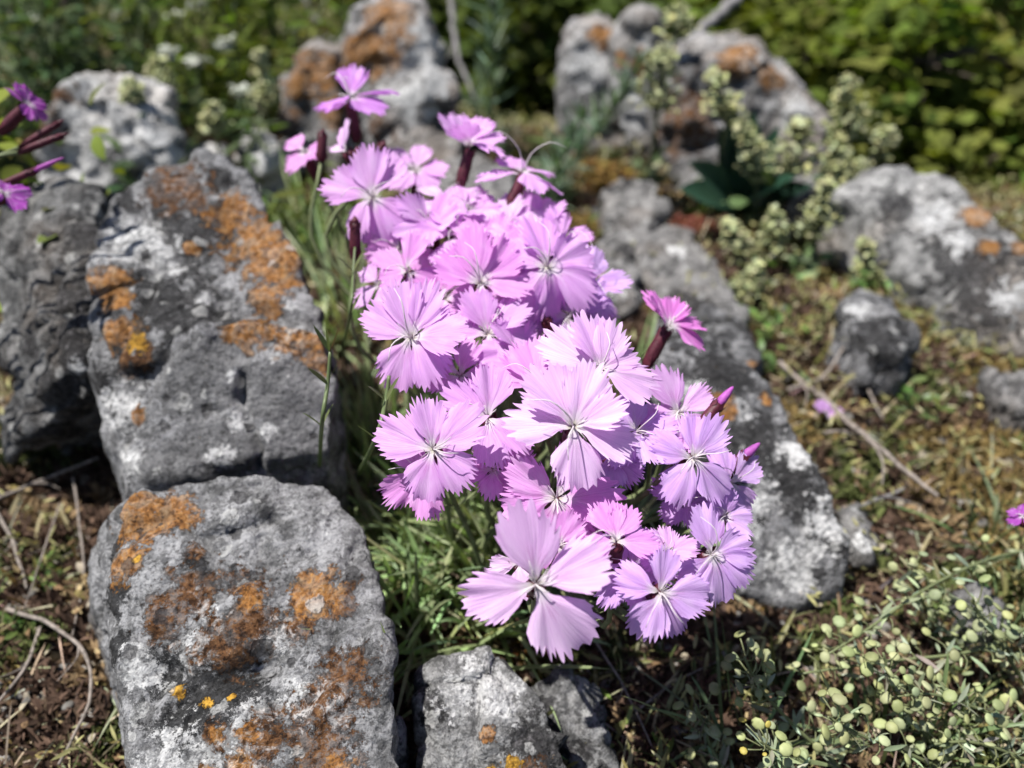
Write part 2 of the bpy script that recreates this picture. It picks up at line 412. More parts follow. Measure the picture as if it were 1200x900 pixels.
# ------------------------------------------------------------------ ground
def axis(lo, hi, step, far):
    a = list(np.arange(lo, hi+1e-9, step)); s = step; x = hi
    while x < far: s *= 1.22; x += s; a.append(x)
    s = step; x = lo
    while x > -far: s *= 1.22; x -= s; a.insert(0, x)
    return np.array(a)
def make_ground():
    xs = axis(-0.55, 0.6, 0.0035, 40); ys = axis(0.02, 0.95, 0.0035, 40)
    X, Yg = np.meshgrid(xs, ys); Z = ground_h(X, Yg)
    V = np.stack([X, Yg, Z], -1).reshape(-1, 3); nx, ny = len(xs), len(ys)
    i = np.arange(ny-1)[:, None]*nx + np.arange(nx-1)[None]
    F = np.stack([i, i+1, i+nx+1, i+nx], -1).reshape(-1, 4)
    g = Geo(); g.add(V, F)
    tag(g.build('ground', ground_material()), None, kind='structure')
make_ground()

# ------------------------------------------------------------------ rocks
def hull_bm(bm, pts):
    vs = [bm.verts.new(p) for p in pts]
    r = bmesh.ops.convex_hull(bm, input=vs)
    bad = [v for v in r['geom_interior'] if isinstance(v, bmesh.types.BMVert)] + [v for v in r['geom_unused'] if isinstance(v, bmesh.types.BMVert)]
    for v in set(bad):
        if v.is_valid: bm.verts.remove(v)
KINDS = ('dark', 'white', 'orange', 'rust', 'grey', 'yellow')
def make_rock(name, label, mat, hulls, voxel, amp, patches=(), seed=0, freq=38, cat='rock', group=None, strata=0.0, sm=1, chip=1.0, cracks=()):
    bm = bmesh.new()
    for h in hulls: hull_bm(bm, h)
    me = bpy.data.meshes.new('tmp'); bm.to_mesh(me); bm.free()
    o = bpy.data.objects.new('tmp', me); COL.objects.link(o)
    md = o.modifiers.new('r', 'REMESH'); md.mode = 'VOXEL'; md.voxel_size = voxel
    m2 = o.modifiers.new('s', 'SMOOTH'); m2.iterations = sm; m2.factor = 0.5
    dg = bpy.context.evaluated_depsgraph_get(); me2 = bpy.data.meshes.new_from_object(o.evaluated_get(dg))
    bpy.data.objects.remove(o); bpy.data.meshes.remove(me)
    n = len(me2.vertices); V = np.empty(n*3, np.float32); me2.vertices.foreach_get('co', V); V = V.reshape(-1, 3).astype(float)
    N = np.empty(n*3, np.float32); me2.vertices.foreach_get('normal', N); N = N.reshape(-1, 3).astype(float)
    P = V + seed*3.71
    rid = 1-2*np.abs(perlin(P*freq*1.1 + 4.0))
    d = amp*(0.75*perlin(P*freq*0.55) + 0.55*rid*np.clip(perlin(P*freq*0.5+9)+0.35, 0, 1) + 0.55*perlin(P*freq*2.1) + 0.32*perlin(P*freq*4.4) + 0.2*perlin(P*freq*9.0) + 0.12*perlin(P*freq*17.0))
    pit = np.clip(perlin(P*freq*2.6+31)-0.32, 0, 1)
    d = d - amp*2.2*pit
    if strata:
        q = P*np.array([freq*0.7, freq*0.7, freq*3.2]); d = d + strata*(perlin(q) + 0.5*np.abs(perlin(q*2+5)))
    rg = np.random.default_rng(seed+500)
    lo_, hi_ = V.min(0), V.max(0); ncell = 46
    fc = lo_ + rg.uniform(0, 1, (ncell, 3))*(hi_-lo_); off = rg.normal(0, 1, ncell); gr = rg.normal(0, 1, (ncell, 3))
    W = V + 0.12*(hi_-lo_).mean()*np.stack([perlin(P*freq*0.9+k) for k in (3, 13, 23)], 1)
    D2 = np.sqrt(((W[:, None]-fc[None])**2).sum(2)); ordr = np.argsort(D2, 1)[:, :2]; ar = np.arange(n)
    f1, f2 = D2[ar, ordr[:, 0]], D2[ar, ordr[:, 1]]; ci = ordr[:, 0]; cell = (hi_-lo_).mean()/3.5
    fo = off[ci]*0.55 + (gr[ci]*(W-fc[ci])).sum(1)/cell*0.75
    gap = (f2-f1)/cell
    d = d + chip*amp*np.clip(fo, -1.6, 1.1)*sstep(gap, 0.0, 0.10) - chip*amp*0.7*np.exp(-gap/0.05)
    if cracks:
        pu, pv, pd = project(V); fac = (N*(CPOS-V)).sum(1) > -0.02
        for line, wpx, dep in cracks:
            best = np.full(n, 1e9); jx = 5*perlin(P*freq*4+40); jy = 5*perlin(P*freq*4+60)
            for (x0, y0), (x1, y1) in zip(line[:-1], line[1:]):
                L2 = (x1-x0)**2+(y1-y0)**2; tt = np.clip(((pu-x0)*(x1-x0)+(pv-y0)*(y1-y0))/L2, 0, 1)
                best = np.minimum(best, np.hypot(pu+jx-(x0+tt*(x1-x0)), pv+jy-(y0+tt*(y1-y0))))
            d = d - np.where(fac, dep*np.exp(-(best/wpx)**2), 0)
    V = V + N*d[:, None]
    base = V.mean(0); base[2] = max(V[:, 2].min(), 0.0)
    me2.vertices.foreach_set('co', (V-base).astype(np.float32).ravel())
    fields = {k: np.zeros(n) for k in KINDS}
    pu, pv, pd = project(V)
    facing = (N*(CPOS-V)).sum(1) > 0
    for (k, u, v, r) in patches:
        d2 = (pu-u)**2+(pv-v)**2
        ok = facing & (d2 < max(20, r*0.6)**2)
        if not ok.any(): continue
        i = np.where(ok)[0]; i = i[np.argmin(pd[i] + d2[i]*1e-6)]
        rr = r*pd[i]/FPX*{'yellow': 0.8, 'grey': 1.0}.get(k, 1.22)
        fields[k] = np.maximum(fields[k], np.clip(1-np.linalg.norm(V-V[i], axis=1)/(2*rr), 0, 1))
    for k in KINDS:
        at = me2.attributes.new('m_'+k, 'FLOAT', 'POINT'); at.data.foreach_set('value', fields[k].astype(np.float32))
    me2.polygons.foreach_set('use_smooth', np.ones(len(me2.polygons), bool))
    me2.materials.clear(); me2.materials.append(mat); me2.update(); me2.name = name
    ob = bpy.data.objects.new(name, me2); ob.location = base; COL.objects.link(ob)
    return tag(ob, label, cat, group)

def down(pts, z=-0.02, k=1.0, dx=0, dy=0):
    """base ring under a top ring"""
    A = np.array(pts); c = A.mean(0)
    B = c + (A-c)*k; B[:, 2] = z; B[:, 0] += dx; B[:, 1] += dy
    return [tuple(p) for p in B]
def slab(uvs, y, th, k=0.8, lean=0.0):
    """stone seen at a distance y: front outline plus a smaller back outline"""
    f = [Y(u, v, y) for u, v in uvs]; z0 = min(p[2] for p in f)
    f = [Y(u, v, y + 0.42*(p[2]-z0)) for (u, v), p in zip(uvs, f)]; c = np.mean(f, 0)
    b_ = [c + (p-c)*k + np.array([0, th, lean]) for p in f]
    m_ = [c + (p-c)*1.04 + np.array([0, th*0.45, 0.0]) for p in f]
    return [tuple(p) for p in f+b_+m_]

RG = 'grey lichen rocks around the pink flowers'
mat_front = rock_mat('front_lichen_rock', (0.15, 0.15, 0.153), (0.335, 0.335, 0.345), dark=0.60, white=0.67, orange=0.80, off=(1.3, 0.2, 0.4), darkcol=(0.02, 0.02, 0.021))
t1 = [G(*p) for p in [(140, 602, .068), (172, 574, .071), (235, 562, .071), (300, 558, .070), (384, 568, .066), (424, 622, .062), (446, 700, .058), (444, 800, .052), (468, 900, .045), (440, 1010, .04), (165, 1010, .04), (152, 890, .045), (136, 780, .054), (134, 680, .062)]]
h1 = [tuple(p) for p in t1] + down(t1, -0.02, 0.90, -0.006, 0.004) + [tuple(G(122, 690, .030)), tuple(G(124, 625, .045)), tuple(G(130, 770, .02)), tuple(G(118, 720, -.01))]
h1b = [tuple(G(*p)) for p in [(230, 640, .078), (330, 600, .074), (400, 660, .068), (410, 760, .062), (320, 800, .064), (220, 760, .066)]] + down([G(230, 640, .07), G(400, 640, .07), G(410, 760, .06), G(220, 760, .06)], 0.0)
P1 = [('dark', 120, 630, 14), ('dark', 118, 690, 18), ('dark', 124, 745, 16), ('orange', 172, 597, 30), ('orange', 190, 590, 20), ('orange', 128, 648, 22), ('rust', 238, 668, 14), ('rust', 250, 632, 12), ('dark', 237, 642, 10),  # leading dark entries darken the left flank
      ('rust', 215, 680, 26), ('rust', 240, 690, 22), ('rust', 205, 712, 24), ('rust', 250, 735, 26), ('rust', 300, 672, 24), ('orange', 303, 680, 14), ('rust', 300, 720, 30), ('rust', 290, 745, 26),
      ('orange', 364, 677, 22), ('orange', 358, 684, 18), ('rust', 392, 688, 20), ('rust', 345, 716, 16), ('rust', 390, 780, 32), ('rust', 385, 820, 34), ('rust', 378, 870, 34), ('orange', 400, 890, 16),
      ('dark', 200, 780, 30), ('dark', 250, 790, 40), ('dark', 215, 830, 40), ('dark', 270, 820, 30), ('dark', 300, 780, 18), ('dark', 190, 860, 24),
      ('yellow', 222, 800, 13), ('yellow', 232, 808, 9), ('yellow', 263, 802, 7), ('rust', 248, 846, 16), ('orange', 246, 850, 9), ('rust', 320, 850, 26), ('orange', 300, 845, 10), ('rust', 290, 885, 14), ('orange', 245, 890, 14), ('orange', 275, 892, 16),
      ('white', 165, 770, 22), ('white', 158, 745, 14), ('white', 270, 860, 34), ('white', 180, 890, 30), ('white', 240, 880, 36), ('white', 355, 800, 22), ('white', 410, 835, 18), ('white', 300, 830, 20),
      ('white', 225, 735, 22), ('white', 230, 700, 16), ('white', 325, 735, 18), ('yellow', 150, 640, 6)]
make_rock('rock', 'large front grey boulder spotted with rust, orange and white lichen, nearest the bottom left', mat_front, [h1], 0.0015, 0.0040, P1, seed=1, group=RG, freq=42, chip=.6, cracks=[([(190, 782), (235, 798), (275, 792), (310, 778)], 13, .0045), ([(205, 835), (225, 812)], 9, .003), ([(420, 640), (385, 700), (400, 790)], 5, .0022), ([(330, 590), (300, 640), (310, 665)], 4, .0016)])

mat_up = rock_mat('upper_lichen_rock', (0.115, 0.115, 0.118), (0.33, 0.33, 0.34), dark=0.57, white=0.68, orange=0.78, off=(0.2, 2.1, 1.4), darkcol=(0.028, 0.027, 0.028))
t2 = [G(*p) for p in [(232, 182, .116), (290, 206, .108), (345, 292, .098), (380, 378, .086), (392, 452, .070), (388, 528, .056), (300, 550, .052), (160, 562, .052), (118, 500, .055), (108, 400, .08), (106, 300, .096), (135, 228, .109), (180, 198, .114)]]
h2 = [tuple(p) for p in t2] + down(t2, -0.02, 0.97, -0.003, -0.008)
h2b = [tuple(G(*p)) for p in [(140, 535, .058), (150, 480, .07), (236, 376, .094), (300, 366, .094), (372, 385, .091), (394, 455, .074), (390, 525, .060), (300, 542, .060), (180, 556, .058)]] + [tuple(G(*p)) for p in [(152, 592, .040), (270, 592, .040), (388, 582, .038), (150, 600, .0), (388, 590, .0), (380, 500, .03), (160, 500, .03)]]
P2 = [('orange', 290, 255, 34), ('orange', 310, 290, 34), ('orange', 270, 232, 22), ('orange', 300, 335, 22), ('rust', 215, 205, 30), ('rust', 240, 215, 16), ('orange', 345, 380, 22), ('orange', 310, 372, 24), ('orange', 370, 385, 18), ('orange', 280, 366, 18),
      ('orange', 128, 310, 20), ('orange', 135, 335, 16), ('orange', 140, 370, 20), ('yellow', 152, 385, 14), ('rust', 150, 395, 18), ('orange', 140, 490, 12), ('orange', 220, 275, 9), ('orange', 378, 425, 12),
      ('dark', 210, 260, 40), ('dark', 195, 330, 38), ('dark', 215, 360, 36), ('dark', 180, 420, 34), ('dark', 150, 440, 22), ('dark', 250, 195, 16), ('dark', 190, 240, 24), ('dark', 230, 345, 24),
      ('grey', 235, 450, 62), ('grey', 280, 420, 54), ('grey', 340, 440, 58), ('grey', 210, 510, 58), ('grey', 270, 500, 52), ('grey', 350, 500, 48), ('grey', 160, 530, 30), ('grey', 300, 390, 24),
      ('dark', 230, 555, 22), ('dark', 280, 545, 22), ('white', 285, 430, 6), ('white', 290, 480, 9), ('white', 125, 470, 22), ('white', 130, 530, 18), ('white', 345, 395, 14), ('white', 330, 500, 9), ('white', 150, 265, 26), ('white', 185, 295, 20), ('white', 245, 335, 8), ('white', 330, 338, 9), ('white', 255, 540, 12)]  # dark entries here paint the shade of the crack below the grey face
make_rock('rock', 'big upper grey boulder with a broad orange lichen streak and smooth grey front face', mat_up, [h2, h2b], 0.0019, 0.0040, P2, seed=2, group=RG, freq=36, chip=.7, cracks=[([(282, 440), (278, 470), (292, 500), (303, 525), (301, 556)], 4.5, .005), ([(255, 482), (238, 480)], 5, .003), ([(228, 395), (200, 415), (165, 470), (140, 515)], 5, .0025), ([(238, 372), (300, 366), (372, 382)], 5, .0022), ([(170, 250), (215, 300), (225, 360)], 5, .0022), ([(250, 215), (265, 290), (262, 360)], 4, .0018)])

mat_lump = rock_mat('rough_grey_rock', (0.065, 0.065, 0.067), (0.215, 0.215, 0.215), dark=0.54, white=0.76, orange=0.86, off=(3, 1, 2), warm=0.12)
t3 = [G(*p) for p in [(8, 245, .092), (58, 214, .098), (120, 214, .100), (108, 300, .090), (103, 380, .080), (100, 465, .060), (60, 490, .045), (14, 520, .030), (2, 400, .055), (0, 300, .078)]]
h3 = [tuple(p) for p in t3] + down(t3, -0.02, 0.9, -0.006, 0.055)
h3b = [tuple(G(*p)) for p in [(8, 470, .04), (40, 440, .05), (34, 520, .03), (12, 540, .015)]] + [tuple(G(*p)) for p in [(14, 505, -.01), (40, 500, -.01), (5, 500, -.01)]]
make_rock('rock', 'rough dark grey rock lump standing at the left edge, left of the orange-streaked boulder', mat_lump, [h3, h3b], 0.0021, 0.0055, [('dark', 90, 330, 40), ('dark', 70, 400, 30), ('white', 75, 440, 10), ('dark', 100, 250, 20), ('dark', 80, 480, 24), ('dark', 95, 430, 22)], seed=3, group=RG, freq=46, chip=.55)  # lowest dark patches paint the shade of the pit under the overhang

mat_slab = rock_mat('slab_lichen_rock', (0.10, 0.10, 0.10), (0.33, 0.33, 0.33), dark=0.57, white=0.66, orange=0.82, off=(5, 3, 1))
t4 = [G(*p) for p in [(492, 783, .036), (520, 772, .038), (585, 760, .038), (628, 805, .034), (672, 900, .026), (690, 1000, .02), (500, 1000, .02), (498, 880, .028)]]
make_rock('rock', 'low pointed grey slab with a chalky white patch, under the nearest flower at the bottom', mat_slab, [[tuple(p) for p in t4] + down(t4, -0.02, 1.04)], 0.0015, 0.0026,
          [('white', 560, 780, 26), ('white', 590, 800, 20), ('white', 540, 800, 18), ('dark', 505, 815, 18), ('orange', 560, 845, 9), ('yellow', 600, 880, 12), ('yellow', 575, 890, 10), ('rust', 620, 890, 14), ('dark', 630, 850, 24)], seed=4, group=RG)
t5 = [G(*p) for p in [(622, 795, .022), (655, 780, .022), (690, 800, .018), (712, 870, .010), (725, 930, .008), (690, 930, .006), (655, 850, .015)]]
make_rock('stone', 'narrow dark stone half in shade just right of the pointed slab', mat_slab, [[tuple(p) for p in t5] + down(t5, -0.02, 1.0)], 0.0016, 0.0022, [], seed=5, cat='stone')
t6 = [G(*p) for p in [(458, 850, .030), (468, 842, .030), (470, 900, .022), (462, 940, .02), (440, 940, .02)]]
make_rock('stone', 'thin pale stone flake wedged between front boulder and pointed slab', mat_slab, [[tuple(p) for p in t6] + down(t6, -0.015, 1.0)], 0.0013, 0.0014, [], seed=6, cat='stone')
mat_shard = rock_mat('side_shard', (0.13, 0.12, 0.115), (0.30, 0.29, 0.28), dark=0.66, white=0.72, orange=0.8, off=(8, 3, 1), warm=0.2)
t6 = [G(*p) for p in [(122, 690, .030), (138, 760, .028), (150, 800, .020), (150, 850, .012), (140, 850, .004), (118, 780, .004), (108, 720, .008)]]
make_rock('stone', 'brownish shard leaning on the left flank of the front boulder', mat_shard, [[tuple(p) for p in t6] + down(t6, -0.015, 0.8, 0.01)], 0.0014, 0.0016, [('white', 143, 820, 10)], seed=7, cat='stone')

mat_dark = rock_mat('dark_lichen_rock', (0.085, 0.085, 0.09), (0.29, 0.29, 0.30), dark=0.52, white=0.66, orange=0.84, off=(2, 7, 4), darkcol=(0.028, 0.027, 0.028))
t7 = [G(*p) for p in [(742, 425, .048), (775, 398, .052), (832, 388, .052), (880, 425, .048), (926, 500, .042), (966, 560, .036), (994, 628, .024), (990, 690, .008), (930, 712, .002), (870, 690, .006), (850, 610, .022), (800, 560, .032), (752, 480, .042)]]
make_rock('rock', 'long dark rock with black and pale lichen, right of the flower clump', mat_dark, [[tuple(p) for p in t7] + down(t7, -0.025, 1.05)], 0.0019, 0.0034,
          [('orange', 830, 453, 15), ('orange', 845, 462, 12), ('orange', 895, 453, 9), ('white', 800, 445, 14), ('white', 868, 462, 12), ('white', 872, 570, 22), ('white', 880, 590, 16), ('dark', 870, 500, 40), ('dark', 910, 520, 36), ('dark', 840, 420, 34), ('dark', 940, 570, 30), ('white', 930, 510, 16), ('white', 960, 600, 22), ('white', 925, 660, 24), ('grey', 900, 640, 30)], seed=8, group=RG, freq=40, chip=.3)

mat_pale = rock_mat('pale_lichen_rock', (0.20, 0.20, 0.20), (0.43, 0.425, 0.42), dark=0.57, white=0.66, orange=0.74, off=(4, 4, 9), warm=0.25)
t8 = [G(*p) for p in [(982, 226, .040), (1010, 206, .046), (1060, 194, .050), (1120, 210, .052), (1180, 256, .046), (1250, 335, .035), (1260, 430, .0), (1200, 402, .0), (1135, 388, .004), (1075, 326, .010), (1005, 268, .018)]]
make_rock('rock', 'rounded pale boulder with dark hollows at the right edge, in front of the green bushes', mat_pale, [[tuple(p) for p in t8] + down(t8, -0.03, 1.05, 0, 0.0)], 0.0030, 0.0062,
          [('white', 1090, 235, 18), ('white', 1110, 270, 14), ('dark', 1120, 310, 34), ('dark', 1140, 345, 34), ('dark', 1100, 280, 22), ('dark', 1050, 225, 18), ('orange', 1150, 270, 10), ('orange', 1140, 235, 14), ('white', 1170, 340, 16), ('orange', 1190, 270, 9)], seed=9, group=RG, freq=24, chip=.18)  # dark entries put the shade of the hollows into the colour

mat_far = rock_mat('far_grey_rock', (0.17, 0.167, 0.167), (0.45, 0.44, 0.44), dark=0.58, white=0.62, orange=0.72, off=(9, 4, 2), warm=0.3, scl=0.7)
make_rock('rock', 'upright pale slab topped pinkish, leftmost of the outcrop in front of the dark bushes', mat_far, [slab([(658, 115), (664, 60), (680, 36), (708, 28), (736, 60), (735, 205), (665, 205)], 0.60, 0.06)], 0.0034, 0.006, [('orange', 690, 45, 14), ('white', 690, 90, 24)], seed=10, group=RG, freq=22, strata=0.002, chip=.55)
make_rock('rock', 'notched grey rock with a brown cleft in the middle of the outcrop behind', mat_far, [slab([(722, 60), (738, 30), (762, 22), (776, 50), (785, 110), (800, 200), (745, 205), (726, 150)], 0.575, 0.06)], 0.0034, 0.008, [('white', 745, 70, 16), ('dark', 762, 75, 16), ('orange', 755, 90, 12), ('white', 745, 150, 18), ('orange', 715, 85, 9)], seed=11, group=RG, freq=24, strata=0.003, chip=.55)
make_rock('rock', 'broad brown and grey rock behind the dark broad-leaved plant', mat_far, [slab([(775, 120), (798, 80), (835, 66), (885, 62), (930, 92), (968, 148), (960, 215), (880, 228), (790, 222)], 0.545, 0.09)], 0.0036, 0.009, [('orange', 850, 75, 20), ('orange', 920, 100, 16), ('rust', 810, 110, 30), ('white', 890, 75, 14), ('white', 945, 140, 18), ('rust', 800, 170, 30)], seed=12, group=RG, freq=22, strata=0.003, chip=.55)
make_rock('rock', 'tall pointed rock with an ochre left shoulder and white right side behind the topmost flower', mat_far, [slab([(392, 80), (415, 35), (452, 4), (488, 8), (508, 45), (514, 100), (512, 200), (400, 205)], 0.57, 0.07), slab([(440, 120), (500, 95), (530, 110), (545, 175), (540, 205), (440, 205)], 0.54, 0.06)], 0.0034, 0.0085,
          [('orange', 420, 50, 28), ('orange', 405, 75, 24), ('orange', 440, 25, 26), ('orange', 415, 60, 24), ('white', 480, 55, 34), ('white', 470, 85, 32), ('white', 490, 30, 20), ('white', 495, 75, 24), ('dark', 445, 60, 14), ('dark', 470, 130, 26), ('dark', 510, 150, 20), ('white', 510, 110, 16), ('rust', 450, 130, 20)], seed=13, group=RG, freq=24, strata=0.003, chip=.55)
make_rock('rock', 'smaller ochre-stained rock leaning against the tall pointed one', mat_far, [slab([(326, 150), (336, 96), (360, 66), (388, 72), (400, 120), (400, 205), (330, 205)], 0.55, 0.06)], 0.0034, 0.006,
          [('orange', 360, 85, 26), ('orange', 375, 95, 24), ('orange', 345, 110, 20), ('orange', 385, 135, 18), ('rust', 350, 150, 16)], seed=14, group=RG, freq=24)
mat_chalk = rock_mat('chalky_rock', (0.36, 0.36, 0.36), (0.66, 0.655, 0.65), dark=0.66, white=0.58, orange=0.80, off=(1, 9, 2), warm=0.2, scl=0.8)
make_rock('rock', 'chalky white rock with small dark holes at the upper left, behind the rough grey lump', mat_chalk, [slab([(50, 175), (56, 118), (88, 108), (118, 112), (150, 124), (178, 132), (192, 178), (196, 240), (52, 245)], 0.46, 0.06)], 0.0030, 0.008,
          [('dark', 85, 105, 14), ('dark', 128, 135, 12), ('dark', 118, 185, 14), ('rust', 82, 122, 14), ('rust', 60, 160, 16), ('white', 180, 145, 24), ('white', 150, 120, 20)], seed=15, group=RG, freq=26)
mat_flag = rock_mat('flat_stone', (0.12, 0.117, 0.117), (0.29, 0.283, 0.28), dark=0.59, white=0.68, orange=0.80, off=(7, 9, 5), warm=0.2)
def flat_stone(label, pts, hz, seed, patches=(), mat=None, vox=0.0022, amp=0.003):
    t = [G(u, v, hz) for u, v in pts]; c = np.mean(t, 0)
    tt = [tuple(c+(p-c)*0.9+np.array([0, 0, 0.002])) for p in t]
    make_rock('stone', label, mat or mat_flag, [tt + [tuple(p - np.array([0, 0, .005])) for p in t] + down(t, -0.018, 1.0)], vox, amp, patches, seed=seed, cat='stone', freq=34, strata=0.0012)
flat_stone('pale layered flagstone lying behind the lone pink flower', [(735, 275), (770, 262), (812, 275), (850, 320), (875, 365), (860, 395), (800, 370), (750, 320)], .010, 21, [('white', 785, 275, 10), ('dark', 800, 340, 26)])
flat_stone('small pale stone beside the right edge of the flower clump, under the layered flagstone', [(700, 300), (728, 292), (752, 318), (750, 350), (715, 352), (698, 330)], .012, 22, [('white', 730, 325, 14), ('orange', 712, 305, 12)])
flat_stone('smooth grey stone showing between the two side-on flowers', [(508, 190), (560, 183), (600, 200), (615, 235), (560, 250), (515, 235)], .020, 23)
flat_stone('dark low slab joining the flagstone to the long dark rock', [(770, 355), (810, 345), (870, 372), (905, 420), (880, 440), (820, 400), (775, 390)], .012, 32, [('dark', 830, 385, 26), ('orange', 880, 410, 7)], mat_dark)
flat_stone('thin grey slab edge left of the flagstone, near the green-brown moss', [(690, 285), (740, 262), (765, 275), (752, 300), (712, 312)], .009, 33, [('dark', 730, 285, 18)])
flat_stone('small dark upright stone below the round pale boulder', [(985, 345), (1010, 328), (1045, 345), (1075, 395), (1062, 422), (1020, 415), (992, 385)], .026, 24, [('dark', 1040, 385, 22), ('white', 1005, 345, 12)], mat_dark)
flat_stone('grey stone cut off by the right edge below the pale boulder', [(1148, 436), (1190, 428), (1250, 450), (1250, 496), (1195, 488), (1165, 468)], .007, 25)
flat_stone('small whitish stone lying right of the long dark rock', [(985, 600), (1008, 596), (1030, 622), (1025, 648), (1000, 652), (982, 630)], .006, 26, [('white', 1005, 620, 14)])
flat_stone('bluish stone half buried among the round seed pods', [(1120, 700), (1150, 690), (1180, 715), (1180, 745), (1140, 748), (1115, 725)], .006, 27)
flat_stone('dark ledge stone with layered edge behind the flagstone', [(700, 225), (735, 205), (775, 215), (785, 250), (745, 268), (705, 255)], .014, 28)
flat_stone('grey pebble at the foot of the chalky white rock', [(222, 178), (245, 162), (266, 172), (268, 190), (240, 198)], .03, 29, [('white', 245, 175, 12)], mat_chalk)
flat_stone('white pebble between the two pale seed spikes on the upper left', [(275, 165), (300, 150), (325, 158), (330, 182), (295, 190)], .03, 30, [('white', 300, 165, 16)], mat_chalk)
flat_stone('tilted grey stone right of the broad-leaved plant', [(900, 215), (925, 205), (955, 214), (960, 232), (925, 240)], .02, 31)

# ------------------------------------------------------------------ dianthus flowers
def petal_mesh(seed, curl, cup, pleat, fold=0.0):
    rg = np.random.default_rng(seed)
    nt_ = int(rg.integers(11, 16)); half = R(rg.uniform(33, 40))
    s_nodes = []; depth = []
    edges = np.cumsum(np.concatenate([[0], rg.uniform(0.45, 1.6, nt_)])); edges = edges/edges[-1]*2-1
    for k in range(nt_):
        a, b_ = edges[k], edges[k+1]; tip = a + (b_-a)*rg.uniform(0.35, 0.65)
        td = rg.uniform(0.0, 0.10); vd = rg.uniform(0.10, 0.26)
        if k == 0: s_nodes.append(a); depth.append(0.16)
        s_nodes += [a+(tip-a)*0.55, tip, tip+(b_-tip)*0.45, b_]
        depth += [td+vd*0.25, td, td+vd*0.25, vd if k < nt_-1 else 0.16]
    s = np.array(s_nodes); dep = np.array(depth); nr = 14
    rr = np.concatenate([np.linspace(0.02, 0.78, nr-5), [0.84, 0.90, 0.95, 0.98, 1.0]])
    ph = rg.uniform(0, 6, 4); V = np.zeros((nr, len(s), 3)); UV = np.zeros((nr, len(s), 2))
    lead = 1.03 - 0.30*np.abs(s)**2.1 + 0.04*np.sin(s*3+ph[0])
    asym = rg.uniform(-0.05, 0.05)
    for i, t in enumerate(rr):
        rad = t*lead - dep*np.clip((t-0.72)/0.28, 0, 1)**1.4
        A = half*(0.66 + 0.34*sstep(np.array(t), 0.12, 0.5) + 0.45*(1-sstep(np.array(t), 0.05, 0.24))) * (1 + 0.05*math.sin(t*5+ph[1]))
        th = s*A + asym*t*t
        x, y = rad*np.cos(th), rad*np.sin(th)
        z = curl*rad**2.2 + cup*(np.abs(s)**2)*rad*0.5 - 0.05*np.exp(-((rad-0.0)/0.15)**2)
        z = z + 1.25*pleat*rad**1.3*(np.sin(s*5.2+ph[2]) + 0.6*np.sin(s*9+ph[3]+t*2)+0.12*np.sin(s*19+ph[0]))
        z = z + 0.035*rad**4*np.sin(s*12+ph[1]) + 0.06*rad**2*math.sin(t*4+ph[0])*s + fold*np.clip(s-0.25, 0, 1)**1.4*rad
        V[i, :, 0], V[i, :, 1], V[i, :, 2] = x, y, z
        UV[i, :, 0] = s; UV[i, :, 1] = t
    m = len(s); me = bpy.data.meshes.new('petal')
    F = [[i*m+k, i*m+k+1, (i+1)*m+k+1, (i+1)*m+k] for i in range(nr-1) for k in range(m-1)]
    me.from_pydata(V.reshape(-1, 3).tolist(), [], F)
    uvl = me.uv_layers.new(name='uv'); fl = UV.reshape(-1, 2)
    li = np.empty(len(me.loops), np.int32); me.loops.foreach_get('vertex_index', li)
    uvl.data.foreach_set('uv', fl[li].astype(np.float32).ravel())
    me.polygons.foreach_set('use_smooth', np.ones(len(F), bool)); me.materials.append(M_PETAL)
    return me
PETALS = [petal_mesh(100+i, c, k, p, f) for i, (c, k, p, f) in enumerate(
    [(-0.10, 0.10, 0.022, 0), (-0.18, 0.05, 0.03, 0), (-0.02, 0.18, 0.022, 0), (-0.25, -0.08, 0.028, 0.0), (0.08, 0.14, 0.025, 0), (-0.14, 0.0, 0.038, 0.35),
     (-0.06, 0.12, 0.03, 0), (-0.32, 0.1, 0.03, 0), (0.0, 0.05, 0.018, 0), (-0.12, -0.05, 0.035, 0.0), (-0.2, 0.2, 0.02, -0.3), (0.04, 0.22, 0.03, 0)])]

def calyx_geo(g, base, d, L, r):
    """tube with five pointed teeth, from base (flower throat) back along d"""
    d = unit(d); P = [base + d*(L*t) for t in (-0.02, 0.12, 0.35, 0.65, 0.88, 1.0)]
    V, F = tube(P, [r*0.98, r*1.0, r*1.08, r*1.1, r*0.9, r*0.5], 10); g.add(V, F)
    x = unit(np.cross(d, [0.3, 0.2, 0.9])); y = np.cross(d, x)
    for k in range(5):
        a = 2*math.pi*k/5; q = x*math.cos(a)+y*math.sin(a); w = -x*math.sin(a)+y*math.cos(a); c = base + q*r*1.02 + d*L*0.06
        g.add([c-w*r*0.5, c+w*r*0.5, c-d*L*0.2+q*r*0.25, c+d*L*0.1+q*r*0.12], [np.array([[0, 1, 2], [1, 0, 3]])])
    for k in range(4):                            # scales at the foot of the tube
        a = 2*math.pi*k/4; q = x*math.cos(a)+y*math.sin(a); w = -x*math.sin(a)+y*math.cos(a); c = base + d*L*1.0 + q*r*0.6
        g.add([c-w*r*0.6, c+w*r*0.6, c-d*L*0.22+q*r*0.62-w*r*0.5, c-d*L*0.22+q*r*0.62+w*r*0.5, c-d*L*0.42+q*r*0.58], [np.array([[0, 1, 3, 2]]), np.array([[2, 3, 4]])])

CL = np.array([-0.012, 0.205, 0.0])
def stem_root(p, spread=0.5):
    q = CL + (p-CL)*spread; q[0] += random.uniform(-.008, .008); q[1] += random.uniform(-.008, .008)
    q[2] = float(ground_h(q[0], q[1])) - 0.002
    return q

